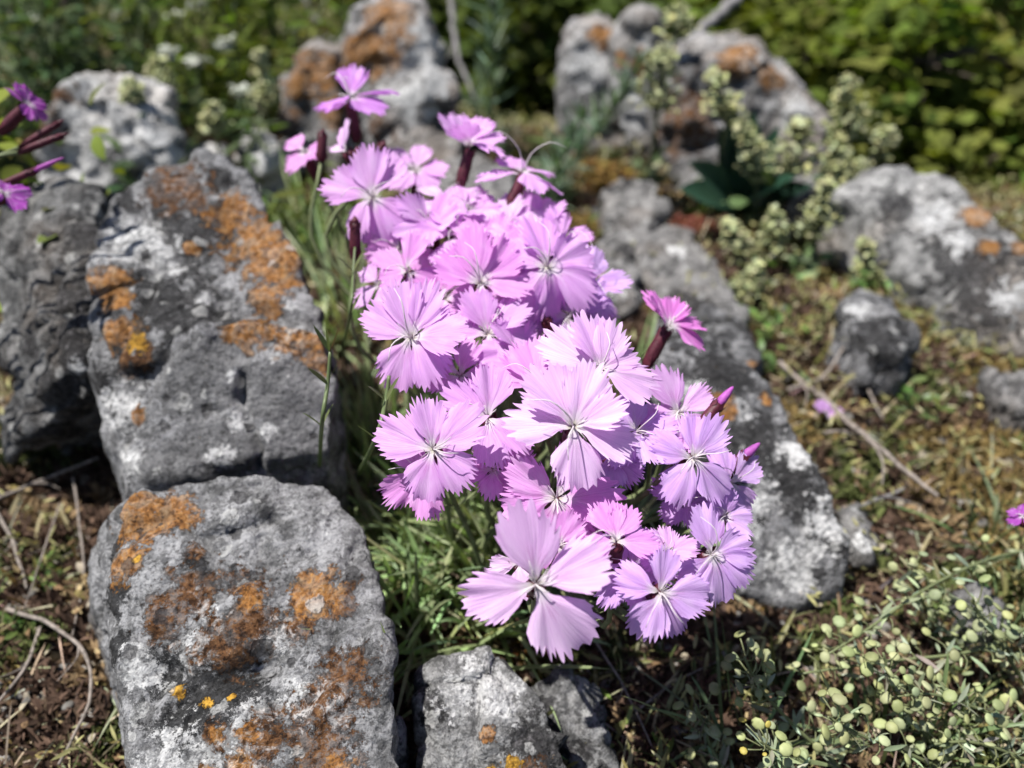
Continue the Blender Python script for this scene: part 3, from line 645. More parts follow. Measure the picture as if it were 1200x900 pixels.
LILAC = (0.78, 0.44, 0.83); PINK = (0.78, 0.37, 0.77); PALE = (0.84, 0.58, 0.88); PURP = (0.58, 0.25, 0.69); BLUE = (0.68, 0.43, 0.83)
FG = 'fringed pink flowers of the clump'
def flower(label, u, v, dpx, depth, n=(0, .35, .93), roll=0, tilt=6, petals=5, color=LILAC, angs=None, tilts=None, kinds=None, calyx=None, root=None, styles=1.0, spread=0.5, group=FG, seed=None, cal_len=0.014, scales=None):
    rg = random.Random(seed if seed is not None else int(u*7+v*13))
    c = D(u, v, depth); Rr = dpx*0.525*depth/FPX; nn = from_cam(n)
    rt = stem_root(c, spread) if root is None else np.asarray(root, float)
    if root is not None and len(rt) == 2: rt = np.array([rt[0], rt[1], float(ground_h(rt[0], rt[1]))-0.002])
    E = empty('pink_flower', rt); tag(E, label, 'flower', group)
    up = from_cam((0, 1, 0)); ex = up - nn*np.dot(up, nn); ex = unit(ex); ey = np.cross(nn, ex)
    angs = angs if angs is not None else [72*k + rg.uniform(-12, 12) for k in range(petals)]
    for k, a in enumerate(angs):
        th = R(a+roll); e1 = ex*math.cos(th) - ey*math.sin(th)     # clockwise from the top as seen
        ph = R((tilts[k] + rg.uniform(-7, 7) if tilts else tilt + rg.uniform(-17, 17)))
        X = e1*math.cos(ph) + nn*math.sin(ph); Yv = np.cross(nn, e1); Z = np.cross(X, Yv)
        tw = R(rg.uniform(-17, 17)); Y2 = Yv*math.cos(tw)+Z*math.sin(tw); Z2 = np.cross(X, Y2)
        s = Rr*rg.uniform(0.90, 1.12)*(scales[k] if scales else 1)
        M = Matrix(((X[0]*s, Y2[0]*s, Z2[0]*s, 0), (X[1]*s, Y2[1]*s, Z2[1]*s, 0), (X[2]*s, Y2[2]*s, Z2[2]*s, 0), (0, 0, 0, 1)))
        pos = c - rt + nn*(0.0004*k) + e1*Rr*0.015
        M.translation = Vector(pos)
        me = PETALS[(kinds[k] if kinds else rg.randrange(len(PETALS)))]
        o = bpy.data.objects.new('petal', me); COL.objects.link(o); o.parent = E; o.matrix_basis = M
        j = rg.uniform(0.92, 1.05); o.color = (min(1, color[0]*j), color[1]*j*rg.uniform(0.94, 1.06), min(1, color[2]*j), 1)
    # styles and stamens
    if styles:
        g = Geo()
        for k in range(2):
            a = rg.uniform(0, 6.28); q = ex*math.cos(a)+ey*math.sin(a); q2 = ex*math.cos(a+1.2)+ey*math.sin(a+1.2)
            L = Rr*rg.uniform(0.45, 0.65)*styles
            V, F = tube(smooth_path([c-nn*0.001, c+nn*L*0.5+q*L*0.15, c+nn*L*0.85+q*L*0.6, c+nn*L*0.75+q*L*0.95+q2*L*.2], 10), np.linspace(0.00024, 0.00010, 10)*Rr/0.015, 5); g.add(V, F)
        for k in range(12):
            a = rg.uniform(0, 6.28); q = ex*math.cos(a)+ey*math.sin(a); L = Rr*rg.uniform(0.14, 0.30)
            V, F = tube(smooth_path([c+q*Rr*.03, c+nn*L*0.42+q*L*0.5, c+nn*L*rg.uniform(.3, .6)+q*L*1.0], 5), np.linspace(0.00012, 0.00005, 5)*Rr/0.015, 4); g.add(V, F)
        g.build('stamens', M_STYLE, E)
    # calyx and stem
    cd = -nn if calyx is None else unit(calyx)
    cd = unit(cd + np.array([0, 0, -0.35]))
    g = Geo(); calyx_geo(g, c - nn*Rr*0.12, cd, cal_len, 0.0021); g.build('calyx', M_CALYX, E)
    e = c - nn*Rr*0.12 + cd*cal_len*0.98
    dist = np.linalg.norm(e-rt)
    path = smooth_path([e, e+cd*dist*0.28+np.array([0, 0, -dist*.05]), rt+np.array([rg.uniform(-.006, .006), rg.uniform(-.006, .006), dist*0.35]), rt], 14)
    g = Geo(); V, F = tube(path, np.linspace(0.00075, 0.0010, 14), 6); g.add(V, F)
    for t in (5, 9):                              # a pair of narrow leaves at each stem node
        p = path[t]; dv = np.stack([unit([rg.uniform(-1, 1), rg.uniform(-1, 1), 1.2]) for _ in range(2)])
        Vb, Fb, Tb = blades(np.stack([p, p]), dv, np.full(2, rg.uniform(.010, .018)), np.full(2, .0013), np.full(2, .1), np.full((2, 3), .3)); g.add(Vb, Fb, Tb)
    g.build('stem', M_STEM, E)
    return E
SIDE = (0, .78, .62)
flower('topmost purple-pink bloom in front of the ochre rock, seen from the side', 410, 116, 108, .300, (-.12, .93, .34), 0, petals=5, color=PURP, angs=[-70, -10, 60, 115, 190], tilts=[-4, 35, 12, -22, -12], spread=.7)
flower('small blurred pink flower left of the topmost bloom, before the tilted ochre rock', 358, 180, 62, .305, (-.3, .6, .7), 20, color=PINK, tilt=2, spread=.75)
flower('half-open flower with pale curled petals below the topmost bloom', 405, 176, 60, .288, (-.5, .7, .5), 0, angs=[-80, -30, 20], tilts=[10, 45, 60], color=PALE, spread=.7, styles=0)
flower('star-like flower at the upper left of the clump, petals split wide apart', 437, 232, 122, .268, (-.12, .40, .9), 0, angs=[-66, -8, 32, 118, 172, 215], tilts=[16, 22, 10, -16, -20, -16], kinds=[2, 4, 6, 1, 3, 7], color=LILAC, spread=.6)
flower('vase-shaped flower with red calyx, left of the one with two curled styles', 550, 172, 92, .286, (.06, .86, .5), 0, angs=[-80, -30, 30, 80, 140, 200], tilts=[38, 55, 45, 14, 10, 30], color=LILAC, calyx=from_cam((-.32, -.9, .1)), spread=.6)
flower('flower with two curled white styles on a long deep red calyx', 613, 203, 96, .280, (.10, .88, .42), 0, angs=[-75, -20, 60, 110, 165], tilts=[4, 20, 2, -26, -20], color=LILAC, calyx=from_cam((-.52, -.8, .1)), spread=.6, styles=1.7, cal_len=.016)
flower('out-of-focus pale flower behind the star-like one, near the grey stone', 487, 200, 78, .302, (.1, .5, .85), 10, color=LILAC, spread=.7)
flower('flower with a single petal poking out right of the star-like bloom', 520, 238, 78, .284, (-.1, .6, .8), 20, color=PALE, spread=.6)
flower('shaded magenta flower tucked right under the star-like bloom', 468, 292, 84, .270, (-.1, .25, .95), 40, color=PINK, spread=.6)
flower('cupped deep pink flower with one broad hanging petal, above the large round bloom', 478, 318, 84, .250, (-.25, .5, .8), 0, angs=[100, 160, 220, 290, 20], tilts=[-25, -25, 15, 10, 30], kinds=[7, 3, 2, 4, 6], color=PINK, spread=.55)
flower('uppermost flower of the dense middle, below the vase-shaped bloom', 548, 246, 86, .280, (0, .6, .8), 30, color=LILAC, spread=.6, tilt=14)
flower('pale flower below the deep red calyx of the bloom with curled styles', 598, 262, 84, .276, (.05, .6, .8), 0, color=PALE, spread=.6, tilt=12)
flower('bright overlapping bloom in the upper middle of the dense part', 535, 276, 104, .268, (-.05, .5, .86), 50, color=LILAC, spread=.6)
flower('ruffled pink bloom at the heart of the upper dense part', 578, 292, 108, .262, (.02, .45, .9), 15, color=PINK, spread=.6)
flower('right-leaning flower at the upper right rim, with a white style sticking out', 660, 284, 92, .272, (.35, .6, .7), 0, color=LILAC, spread=.6, styles=1.5)
flower('bloom with a silvery throat at the right of the upper dense part', 641, 314, 128, .250, (.14, .38, .92), 5, color=LILAC, angs=[-68, -15, 55, 112, 165, 215], kinds=[0, 2, 5, 1, 7, 3], tilts=[8, 14, 6, -8, -14, -12], spread=.6)
flower('shaded violet flower at the right rim, under the bloom with the silvery throat', 690, 332, 96, .264, (.3, .3, .9), 20, color=BLUE, spread=.6)
flower('violet petals hanging in shade above the pale flower right of centre', 668, 372, 108, .258, (.15, .25, .95), 55, color=BLUE, spread=.6)
flower('pink flower with a pale green throat left of the silvery-throated bloom', 563, 332, 122, .243, (.0, .42, .9), 0, color=PINK, angs=[-62, -14, 40, 98, 176], kinds=[4, 0, 2, 8, 6], tilts=[4, 18, 8, -6, -16], spread=.55)
flower('magenta flower in shade between the large round bloom and the pink one above it', 520, 350, 92, .252, (-.1, .3, .95), 10, color=PINK, spread=.55)
flower('large round flower at the left of the clump, over the leaf cushion', 482, 396, 142, .224, (-.10, .26, .96), 0, color=LILAC, angs=[-62, -12, 30, 92, 140, 205], tilts=[4, 14, 16, 14, -14, -10], kinds=[0, 6, 11, 4, 1, 9], spread=.5, styles=1.1)
flower('flower with a petal pointing down, just right of the large round bloom', 572, 392, 108, .238, (.0, .5, .86), 0, angs=[-75, -20, 45, 95, 175], tilts=[8, 25, 20, 4, -10], color=LILAC, spread=.5)
flower('half-hidden flower whose upright petals show above the whitest bloom', 632, 452, 122, .220, (-.15, .62, .76), 0, angs=[-72, -36, -4, 40, 150], tilts=[14, 26, 30, 20, 0], color=PINK, spread=.5)
flower('pale flower with well separated fringed petals right of centre', 703, 434, 132, .214, (.10, .34, .93), 0, angs=[-58, -12, 24, 62, 116, 190], tilts=[6, 16, 12, 4, -4, -8], scales=[1.05, .95, .85, .8, 1.05, .8], kinds=[0, 2, 8, 5, 6, 1], color=PALE, spread=.5)
flower('flower with a shaded purple left petal, touching the left side of the whitest bloom', 572, 490, 126, .213, (-.05, .42, .9), 0, angs=[-52, 8, 120, 172, 250], tilts=[6, 16, -4, -12, 0], kinds=[8, 2, 0, 6, 1], color=LILAC, spread=.5)
flower('neat five-petalled flower at the lower left of the clump', 508, 527, 138, .202, (-.06, .22, .97), 0, angs=[-72, -8, 58, 128, 198], tilts=[2, 10, 6, -2, -6], kinds=[0, 6, 8, 1, 9], color=LILAC, spread=.5, styles=.7)
flower('second layer of fringed petals peeping out below the neat five-petalled flower', 496, 553, 104, .214, (-.1, .1, .99), 30, color=PINK, spread=.5)
flower('whitest and brightest flower in the middle of the clump', 672, 500, 152, .196, (.02, .30, .95), 0, angs=[-78, -30, 18, 74, 110, 178], tilts=[4, 12, 16, 10, -2, -10], kinds=[8, 2, 0, 11, 6, 9], scales=[1.1, 1, .95, .85, 1, 1], color=PALE, spread=.45, styles=1.2)
flower('blue-violet shaded flower with white teeth, between the whitest bloom and the right-hand blooms', 745, 506, 104, .216, (.18, .35, .92), 10, color=BLUE, spread=.5)
flower('small pink petals with a toothed shadow, under the flower with a purple petal', 578, 550, 76, .214, (.1, .2, .97), 60, color=PINK, spread=.5)
flower('flower half in shade directly below the whitest bloom', 652, 584, 138, .203, (.02, .22, .97), 0, angs=[-58, -95, 30, 96, 145, 195], tilts=[4, 0, 8, 2, -8, -8], kinds=[0, 9, 6, 8, 1, 3], color=PINK, spread=.45, styles=.8)
flower('rolled pink petals squeezed between the nearest flower and the half-shaded one', 655, 640, 92, .196, (.2, .4, .9), 30, color=PINK, spread=.4, tilt=18)
flower('nearest and largest flower, with four widely spaced petals over the pointed slab', 628, 685, 190, .178, (.0, .18, .98), 0, angs=[-6, -106, 68, 150], tilts=[14, -2, 6, -12], kinds=[8, 0, 6, 9], scales=[.98, 1.0, 1.12, 1.06], color=PALE, spread=.4, styles=.35, cal_len=.016)
flower('flower hidden behind the nearest one, a folded petal showing to its left', 608, 660, 70, .200, (-.2, .4, .9), 0, angs=[-100, 170, 60], color=PALE, spread=.4)
flower('two upright rosy petals standing right of the nearest flower', 722, 635, 98, .192, (.0, .62, .78), 0, angs=[-14, 22, 100, 250], tilts=[14, 20, -10, 0], color=PINK, spread=.45)
flower('violet petals in shade right behind the nearest flower', 738, 668, 96, .198, (.1, .3, .95), 20, color=BLUE, spread=.45)
flower('violet flower with narrow drooping petals at the lower right of the clump', 773, 694, 118, .190, (.08, .22, .97), 0, angs=[-70, 12, 100, 152, 205], tilts=[-6, 10, -4, -14, -12], kinds=[1, 6, 9, 3, 5], color=BLUE, spread=.45, styles=1.1)
flower('small curled flower with pointed petals just above the drooping violet one', 782, 648, 68, .199, (.0, .6, .8), 10, color=LILAC, tilt=25, spread=.45)
flower('rightmost lower flower, one petal up and long petals hanging', 834, 650, 118, .196, (.16, .32, .93), 0, angs=[-12, 80, 112, 172, 222], tilts=[12, 0, -4, -14, -16], kinds=[0, 5, 1, 9, 3], color=BLUE, spread=.5, styles=1.1)
flower('lilac flower with a bright raised petal on the right side, above the rightmost lower flower', 812, 537, 116, .210, (.12, .36, .92), 0, angs=[-70, 6, 44, 140, 215], tilts=[0, 14, 14, -10, -14], kinds=[1, 6, 8, 9, 3], color=BLUE, spread=.5, styles=1.1)
flower('flower with one tall upright petal at the right, below the lone pink bloom', 795, 484, 104, .226, (.1, .5, .86), 0, angs=[-22, 60, 130, 200, 250], tilts=[20, 6, -6, -14, -4], kinds=[8, 6, 1, 3, 9], color=LILAC, spread=.5)
flower('violet flower half behind the right-hand blooms, against the dark rock', 856, 566, 92, .222, (.3, .35, .88), 0, angs=[-10, 60, 140, 190, 260], tilts=[8, 0, -16, -20, -4], color=BLUE, spread=.55)
flower('lone bright pink flower on a dark calyx in front of the layered flagstone', 783, 383, 98, .252, (.38, .62, .68), 0, angs=[-62, -10, 40, 86, 128], tilts=[30, 24, 10, -2, -6], color=(0.72, 0.24, 0.66), calyx=from_cam((-.55, -.8, .1)), spread=.6, group=None)

for lab, u, v, d_, dep, nn_, co_ in [
    ('flower wedged between the star-like bloom and the cupped deep pink one', 505, 268, 84, .272, (-.1, .5, .85), LILAC),
    ('bloom filling the gap below the ruffled pink one, right of the green-throated flower', 606, 336, 96, .262, (.1, .4, .9), PINK),
    ('flower half covered by the left rim of the silvery-throated bloom', 612, 292, 88, .266, (0, .55, .83), PALE),
    ('lowest violet flower in the shade under the silvery-throated bloom', 636, 352, 92, .262, (.1, .2, .97), BLUE),
    ('flower with ragged teeth showing left of the cupped deep pink one', 446, 335, 70, .258, (-.4, .4, .8), LILAC),
    ('bloom squeezed between the large round flower and the flower with a purple petal', 540, 440, 92, .232, (-.1, .4, .9), PINK),
    ('bloom peeping out under the down-pointing petal, above the half-hidden flower', 606, 412, 84, .238, (.1, .5, .85), LILAC),
    ('flower deep behind the whitest bloom on its upper right', 668, 462, 90, .222, (.1, .4, .9), LILAC),
    ('shaded bloom below the pale separated-petal flower, left of the blue-violet one', 716, 536, 88, .220, (.1, .2, .97), BLUE),
    ('fringed flower behind the left rim of the half-shaded one', 600, 560, 80, .218, (-.1, .3, .95), LILAC),
    ('bloom behind the flower with a raised petal, on its left', 778, 512, 84, .226, (.1, .4, .9), LILAC),
    ('low violet bloom tucked under the flower with a raised petal', 800, 585, 78, .222, (.1, .2, .97), BLUE),
    ('pink bloom behind the two upright rosy petals', 700, 612, 80, .206, (0, .4, .9), PINK),
    ('violet bloom behind the top of the rightmost lower flower', 848, 606, 74, .214, (.2, .4, .9), BLUE),
    ('small flower at the right rim of the upper mass, level with the lone pink bloom', 702, 356, 70, .270, (.4, .4, .8), LILAC),
    ('upper right flower behind the one with a white style sticking out', 632, 262, 74, .282, (.1, .6, .8), LILAC)]:
    flower(lab, u, v, d_, dep, nn_, random.uniform(0, 72), color=co_, tilt=random.choice([2, 10, 22, 34]), spread=.5)
SG = 'purple flowers reaching in at the left edge'
L1 = D(-60, 190, .27); L1[2] = float(ground_h(L1[0], L1[1]))
flower('upper purple flower on a long dark calyx at the left edge', 32, 124, 52, .285, (.75, .55, .35), 0, angs=[-60, 0, 60, 120, 200], tilts=[20, 25, 0, 0, 10], color=(0.42, 0.09, 0.46), calyx=from_cam((-.85, -.45, .1)), root=(L1[0]-.03, L1[1]), group=SG, cal_len=.014)
flower('lower purple flower cut by the left edge', 4, 228, 54, .265, (.5, .6, .6), 0, color=(0.42, 0.09, 0.48), calyx=from_cam((-.95, -.2, .1)), root=(L1[0]-.05, L1[1]-.03), group=SG)
rr = D(1260, 640, .26)
flower('tiny purple flower peeking in at the right edge above the seed pods', 1198, 607, 34, .245, (-.3, .7, .6), 0, color=(0.42, 0.09, 0.48), calyx=from_cam((.9, -.3, 0)), root=(rr[0], rr[1]), group=None)
g0 = G(968, 490, .006)
E = empty('fallen_flower', g0); tag(E, 'withered lilac flower lying on the brown moss right of the long dark rock', 'flower')
for k in range(3):
    o = bpy.data.objects.new('petal', PETALS[k*3]); COL.objects.link(o); o.parent = E
    o.matrix_basis = Matrix.Translation((0, 0, .002*k)) @ Matrix.Rotation(1.3*k+.4, 4, 'Z') @ Matrix.Rotation(-0.5, 4, 'Y') @ Matrix.Scale(.009, 4); o.color = (.5, .28, .58, 1)

def bud(label, u, v, depth, direction, L, root=None, tip=True, r=.0018, spread=.6, group='dark buds among the flowers'):
    c = D(u, v, depth); d = unit(from_cam(direction)); rt = stem_root(c, spread) if root is None else np.array([root[0], root[1], float(ground_h(root[0], root[1]))-.002])
    E = empty('flower_bud', rt); tag(E, label, 'bud', group)
    g = Geo(); calyx_geo(g, c, -d, L, r)
    if not tip: V, F = tube([c, c+d*L*.12, c+d*L*.22], [r, r*.6, r*.1], 8); g.add(V, F)
    g.build('calyx', M_CALYX, E)
    if tip:
        g = Geo(); V, F = tube([c-d*.001, c+d*L*.18, c+d*L*.42, c+d*L*.62, c+d*L*.68], [r*.75, r*.8, r*.62, r*.3, r*.08], 8); g.add(V, F); g.build('bud_tip', M_BUDTIP, E)
    e = c - d*L*.98; dist = np.linalg.norm(e-rt)
    g = Geo(); V, F = tube(smooth_path([e, e-d*dist*.25, rt+np.array([0, 0, dist*.4]), rt], 12), np.linspace(.0007, .0010, 12), 6); g.add(V, F); g.build('stem', M_STEM, E)
bud('closed pink-tipped bud in front of the orange spot on the long dark rock', 842, 474, .225, (.62, .75, 0), .010)
bud('tiny pink bud tip showing right of the violet flowers', 872, 535, .226, (.7, .6, 0), .009)
bud('dark maroon empty calyx standing right of the half-open curled flower', 419, 180, .276, (-.1, .95, .2), .011, tip=False)
bud('dark maroon calyx rising under the topmost bloom', 378, 158, .295, (.1, .95, .2), .010, tip=False)
bud('dark maroon calyx hanging left of the star-like bloom, over the leaves', 416, 262, .262, (.05, .9, .3), .012, tip=False)
bud('slim dark bud leaning right of the topmost bloom', 448, 172, .292, (.5, .85, .2), .012, tip=False)
bud('blackish calyx among the rim flowers, right of the silvery-throated bloom', 640, 376, .252, (-.3, .8, .4), .010, tip=False)
bud('upper of two dark buds pointing right from the left edge', 66, 146, .285, (.8, .5, 0), .016, root=(L1[0]-.03, L1[1]-.01), tip=False, r=.0012, group=SG)
bud('lower of two dark buds pointing right from the left edge', 70, 160, .280, (.9, .35, 0), .016, root=(L1[0]-.03, L1[1]-.015), tip=False, r=.0012, group=SG)
bud('purple-tipped bud above the lower purple flower at the left edge', 40, 200, .272, (.9, .4, 0), .017, root=(L1[0]-.03, L1[1]-.02), r=.0012, group=SG)

# ------------------------------------------------------------------ leaf tufts of the cushion
TG = 'grassy leaf tufts of the flower cushion'
def tuft(label, u, v, n, L, lean=(0, 0), wid=.0021, spread=.017, col=(0.30, 0.38, 0.185), z=0.0, up=1.0, name='leaf_tuft', group=TG):
    n = int(n*1.05); c = G(u, v, z); c[2] = float(ground_h(c[0], c[1]))
    a = RNG.uniform(0, 2*math.pi, n); r = spread*np.sqrt(RNG.uniform(0, 1, n))
    roots = c + np.stack([r*np.cos(a), r*np.sin(a), np.zeros(n)], 1); roots[:, 2] = ground_h(roots[:, 0], roots[:, 1]) - .002
    az = a + RNG.normal(0, .9, n); el = np.clip(RNG.normal(up, .35, n), .05, 1.5)
    d = np.stack([np.cos(az)*np.cos(el)+lean[0], np.sin(az)*np.cos(el)+lean[1], np.sin(el)], 1)
    V, F, T = blades(roots, d, np.clip(RNG.normal(L*1.55, L*.38, n), L*.6, L*2.4), np.clip(RNG.normal(wid, wid*.2, n), .0006, .01), RNG.uniform(.0, .5, n), jit(col, n, .25), 7)
    g = Geo(); g.add(V, F, T)
    m = max(3, n//12)                             # a few dry straw leaves at the foot
    V, F, T = blades(roots[:m], d[:m]*np.array([1, 1, .3]), np.full(m, L*.6), np.full(m, wid*.8), RNG.uniform(.0, .2, m), jit((.33, .27, .15), m, .2)); g.add(V, F, T)
    return tag(g.build(name, M_LEAF, None, c), label, 'leaves', group)
for lab, u, v, n, L, lean in [
    ('tall leaf tuft beside the smooth grey face of the upper boulder', 420, 520, 75, .040, (0, -.1)),
    ('leaf tuft right below the large round flower', 460, 560, 75, .040, (0, -.1)),
    ('leaf tuft left of the neat five-petalled flower, over the boulder gap', 425, 585, 60, .034, (.1, -.3)),
    ('leaf tuft showing under the neat five-petalled flower', 505, 630, 85, .034, (0, -.3)),
    ('broad sprawling leaf tuft left of the nearest flower', 550, 660, 85, .034, (-.2, -.3)),
    ('leaf tuft along the shaded side of the front boulder', 480, 690, 70, .032, (.1, -.3)),
    ('lowest leaf tuft, its blades lying over the tip of the pointed slab', 505, 760, 50, .032, (.3, -.2)),
    ('leaf tuft behind the left petal of the nearest flower', 560, 735, 55, .028, (-.2, -.2)),
    ('leaf tuft in deep shade under the middle of the clump', 620, 620, 60, .032, (0, -.2)),
    ('leaf tuft under the drooping violet flower', 700, 640, 50, .034, (.2, -.1)),
    ('leaf tuft between the upper boulder and the star-like bloom', 400, 380, 70, .040, (-.1, 0)),
    ('blurred leaf tuft behind the tip of the upper boulder, left of the star-like bloom', 372, 290, 70, .042, (-.1, .1)),
    ('leaf tuft beside the foot of the lone pink flower', 755, 460, 45, .030, (.2, 0)),
    ('leaf tuft in the middle of the clump seen through the flowers', 560, 480, 60, .040, (0, 0))]:
    tuft(lab, u, v, n, L, lean)

def grass_stem(label, pts, r, fork=False):
    P = smooth_path(pts, 16); g = Geo(); V, F = tube(P, np.linspace(r, r*.7, 16), 6); g.add(V, F, (.16, .21, .09))
    c = P[0]
    for k in (5, 10):
        V, F, T = blades(np.stack([P[k]]*2), np.array([[.6, .2, 1.2], [-.5, -.3, 1.1]]), np.full(2, .010), np.full(2, .0016), np.full(2, .1), np.full((2, 3), .16)*np.array([1, 1.2, .5])); g.add(V, F, T)
    if fork:
        V, F, T = blades(np.stack([P[-1]]*3), np.array([[.5, .1, 1], [-.45, .1, 1], [.05, -.2, 1.2]]), np.full(3, .009), np.full(3, .0016), np.full(3, -.1), np.array([[.12, .07, .04], [.15, .2, .08], [.15, .2, .08]])); g.add(V, F, T)
    tag(g.build('grass_stalk', M_LEAF, None, c), label, 'stem')
grass_stem('bare green stem with a forked tip against the smooth grey boulder face', [G(374, 560, .03), D(377, 500, .228), D(384, 450, .226), D(387, 412, .224)], .0008, True)
grass_stem('jointed pale stem leaning below the large round flower', [G(418, 560, .02), D(440, 515, .222), D(452, 470, .222), D(456, 440, .222)], .0008)
grass_stem('thin stem rising between boulder tip and clump to a dark bud', [G(398, 420, .04), D(410, 370, .25), D(414, 320, .255), D(416, 290, .258)], .0006)

# ------------------------------------------------------------------ ground litter and moss (uncountable)
def ground_pts(n, x0, x1, y0, y1, fall=1.0):
    """random ground points, denser near the camera"""
    t = RNG.uniform(0, 1, n)**fall; y = y0 + (y1-y0)*t
    hw = 0.16 + y*0.86
    x = RNG.uniform(-1, 1, n)*hw; k = (x > x0) & (x < x1); x, y = x[k], y[k]
    return np.stack([x, y, ground_h(x, y)], 1)
def moss():
    P = ground_pts(26000, -.75, .75, .06, .80, 1.35); n = len(P)
    pn = fbm(np.stack([P[:, 0]*16, P[:, 1]*16, np.zeros(n)], 1), 3)
    pn2 = fbm(np.stack([P[:, 0]*30+7, P[:, 1]*30, np.ones(n)], 1), 2)
    nb = 7; PP = np.repeat(P, nb, 0); N = len(PP)
    sc_ = 0.0046*(1+1.2*PP[:, 1])*RNG.uniform(.6, 1.4, N)
    PP = PP + np.stack([RNG.normal(0, .0016, N), RNG.normal(0, .0016, N), np.zeros(N)-.0004], 1)
    d = RNG.normal(0, .75, (N, 3)); d[:, 2] = np.abs(d[:, 2])+.55
    base = np.where((pn + .35*sstep(P[:, 0], .05, .25) > .34)[:, None], np.array([.19, .135, .05]), np.array([.10, .062, .044]))
    base = np.where((pn2 > .22)[:, None], np.array([.085, .10, .032]), base)
    base = np.where(((pn2 < -.26))[:, None], np.array([.24, .165, .09]), base)
    T = np.repeat(base, nb, 0)*RNG.uniform(.5, 1.7, (N, 1))
    V, F, TT = blades(PP, d, sc_, sc_*.34, RNG.uniform(-.1, .3, N), np.clip(T, .004, .6), 2, .3)
    g = Geo(); g.add(V, F, TT)
    tag(g.build('moss', M_MOSS), 'dry brown and golden moss covering the ground between the rocks', 'moss', kind='stuff')
moss()
def litter():
    g = Geo()
    P = ground_pts(12000, -.75, .75, .06, .85, 1.3); n = len(P); P[:, 2] += RNG.uniform(0, .003, n)
    s = np.stack([RNG.uniform(.0015, .0048, n), RNG.uniform(.0015, .0048, n), RNG.uniform(.003, .014, n)], 1)*(1+1.2*P[:, 1:2])
    cols = np.array([(.42, .32, .17), (.36, .31, .24), (.24, .15, .08), (.50, .44, .32), (.36, .29, .11), (.16, .10, .07)])
    T = cols[RNG.integers(0, 6, n)]*RNG.uniform(.6, 1.15, (n, 1))
    g.inst(*LEAFW, mats(rot_mats(n, .8), P, s), T)
    P = ground_pts(4200, -.75, .75, .06, .85, 1.3); n = len(P)      # straw
    d = RNG.normal(0, 1, (n, 3)); d[:, 2] = np.abs(d[:, 2])*.18+.04
    V, F, TT = blades(P, d, RNG.uniform(.008, .030, n), RNG.uniform(.0005, .0011, n)*(1+P[:, 1]), RNG.uniform(0, .25, n), jit((.33, .28, .20), n, .3), 4); g.add(V, F, TT)
    tag(g.build('leaf_litter', M_LITTER), 'tan dry leaf bits and straw strewn over the moss', 'litter', kind='stuff')
    g = Geo()                                                        # green sprigs
    P = ground_pts(3000, -.75, .75, .10, .9, 1.0)
    w = fbm(np.stack([P[:, 0]*9+3, P[:, 1]*9, np.zeros(len(P))], 1), 2) + .35*sstep(P[:, 0], .05, .3)*sstep(P[:, 1], .2, .35)
    P = P[w > .16]; nb = 6; PP = np.repeat(P, nb, 0); n = len(PP); PP = PP + RNG.normal(0, .003, (n, 3))*np.array([1, 1, 1.2]) + np.array([0, 0, .004])
    T = jit((.15, .18, .055), n, .35); T[RNG.uniform(0, 1, n) < .4] = (.30, .25, .09)
    g.inst(*LEAFN, mats(rot_mats(n, .4), PP, RNG.uniform(.004, .009, n)*(1+.7*PP[:, 1])), T)
    tag(g.build('ground_cover', M_LEAF), 'small green creeping leaves patching the mossy ground', 'ground cover', kind='stuff')
    g = Geo()                                                        # short upright dry grass and herb tangle
    P = ground_pts(15000, -.8, .8, .10, 1.15, .9); n = len(P)
    w = fbm(np.stack([P[:, 0]*11+13, P[:, 1]*11, np.zeros(n)], 1), 3) + .30*sstep(P[:, 0], .04, .2)*sstep(P[:, 1], .18, .3) + .3*sstep(P[:, 1], .5, .8)
    P = P[w > .04]; n = len(P); d = RNG.normal(0, .6, (n, 3)); d[:, 2] = np.abs(d[:, 2])+.55
    cc = np.array([(.44, .38, .22), (.26, .25, .09), (.15, .19, .07), (.42, .35, .20), (.22, .24, .11), (.24, .15, .08)])
    T = cc[RNG.integers(0, 6, n)]*RNG.uniform(.6, 1.2, (n, 1)); L = RNG.uniform(.006, .018, n)*(1+.9*P[:, 1])
    V, F, TT = blades(P, d, L, RNG.uniform(.0007, .0018, n)*(1+.8*P[:, 1]), RNG.uniform(0, .5, n), T, 4); g.add(V, F, TT)
    m = 3                                                            # small seed grains on the tangle
    top = np.repeat(P + d/np.linalg.norm(d, axis=1)[:, None]*L[:, None]*.8, m, 0)[::2]; top = top + RNG.normal(0, .0022, top.shape); k = len(top)
    g.inst(*LEAFN, mats(rot_mats(k, .4), top, RNG.uniform(.003, .006, k)*(1+.8*top[:, 1])), np.array([.36, .34, .15])*RNG.uniform(.5, 1.3, (k, 1)))
    tag(g.build('dry_grass', M_LEAF), 'short dry straw and olive grass tangled over the ground', 'grass', kind='stuff')
    g = Geo()
    P = ground_pts(1500, -.75, .75, .06, .85, 1.2); n = len(P)
    s = RNG.uniform(.0008, .0024, (n, 1))*np.array([[1.3, 1, .6]])*(1+1.5*P[:, 1:2])
    g.inst(*SPH, mats(rot_mats(n, 2.0), P, s), np.array([.26, .245, .225])*RNG.uniform(.45, 1.3, (n, 1)))
    tag(g.build('gravel', M_LITTER), 'little grey stone chips scattered in the moss', 'gravel', kind='stuff')
litter()
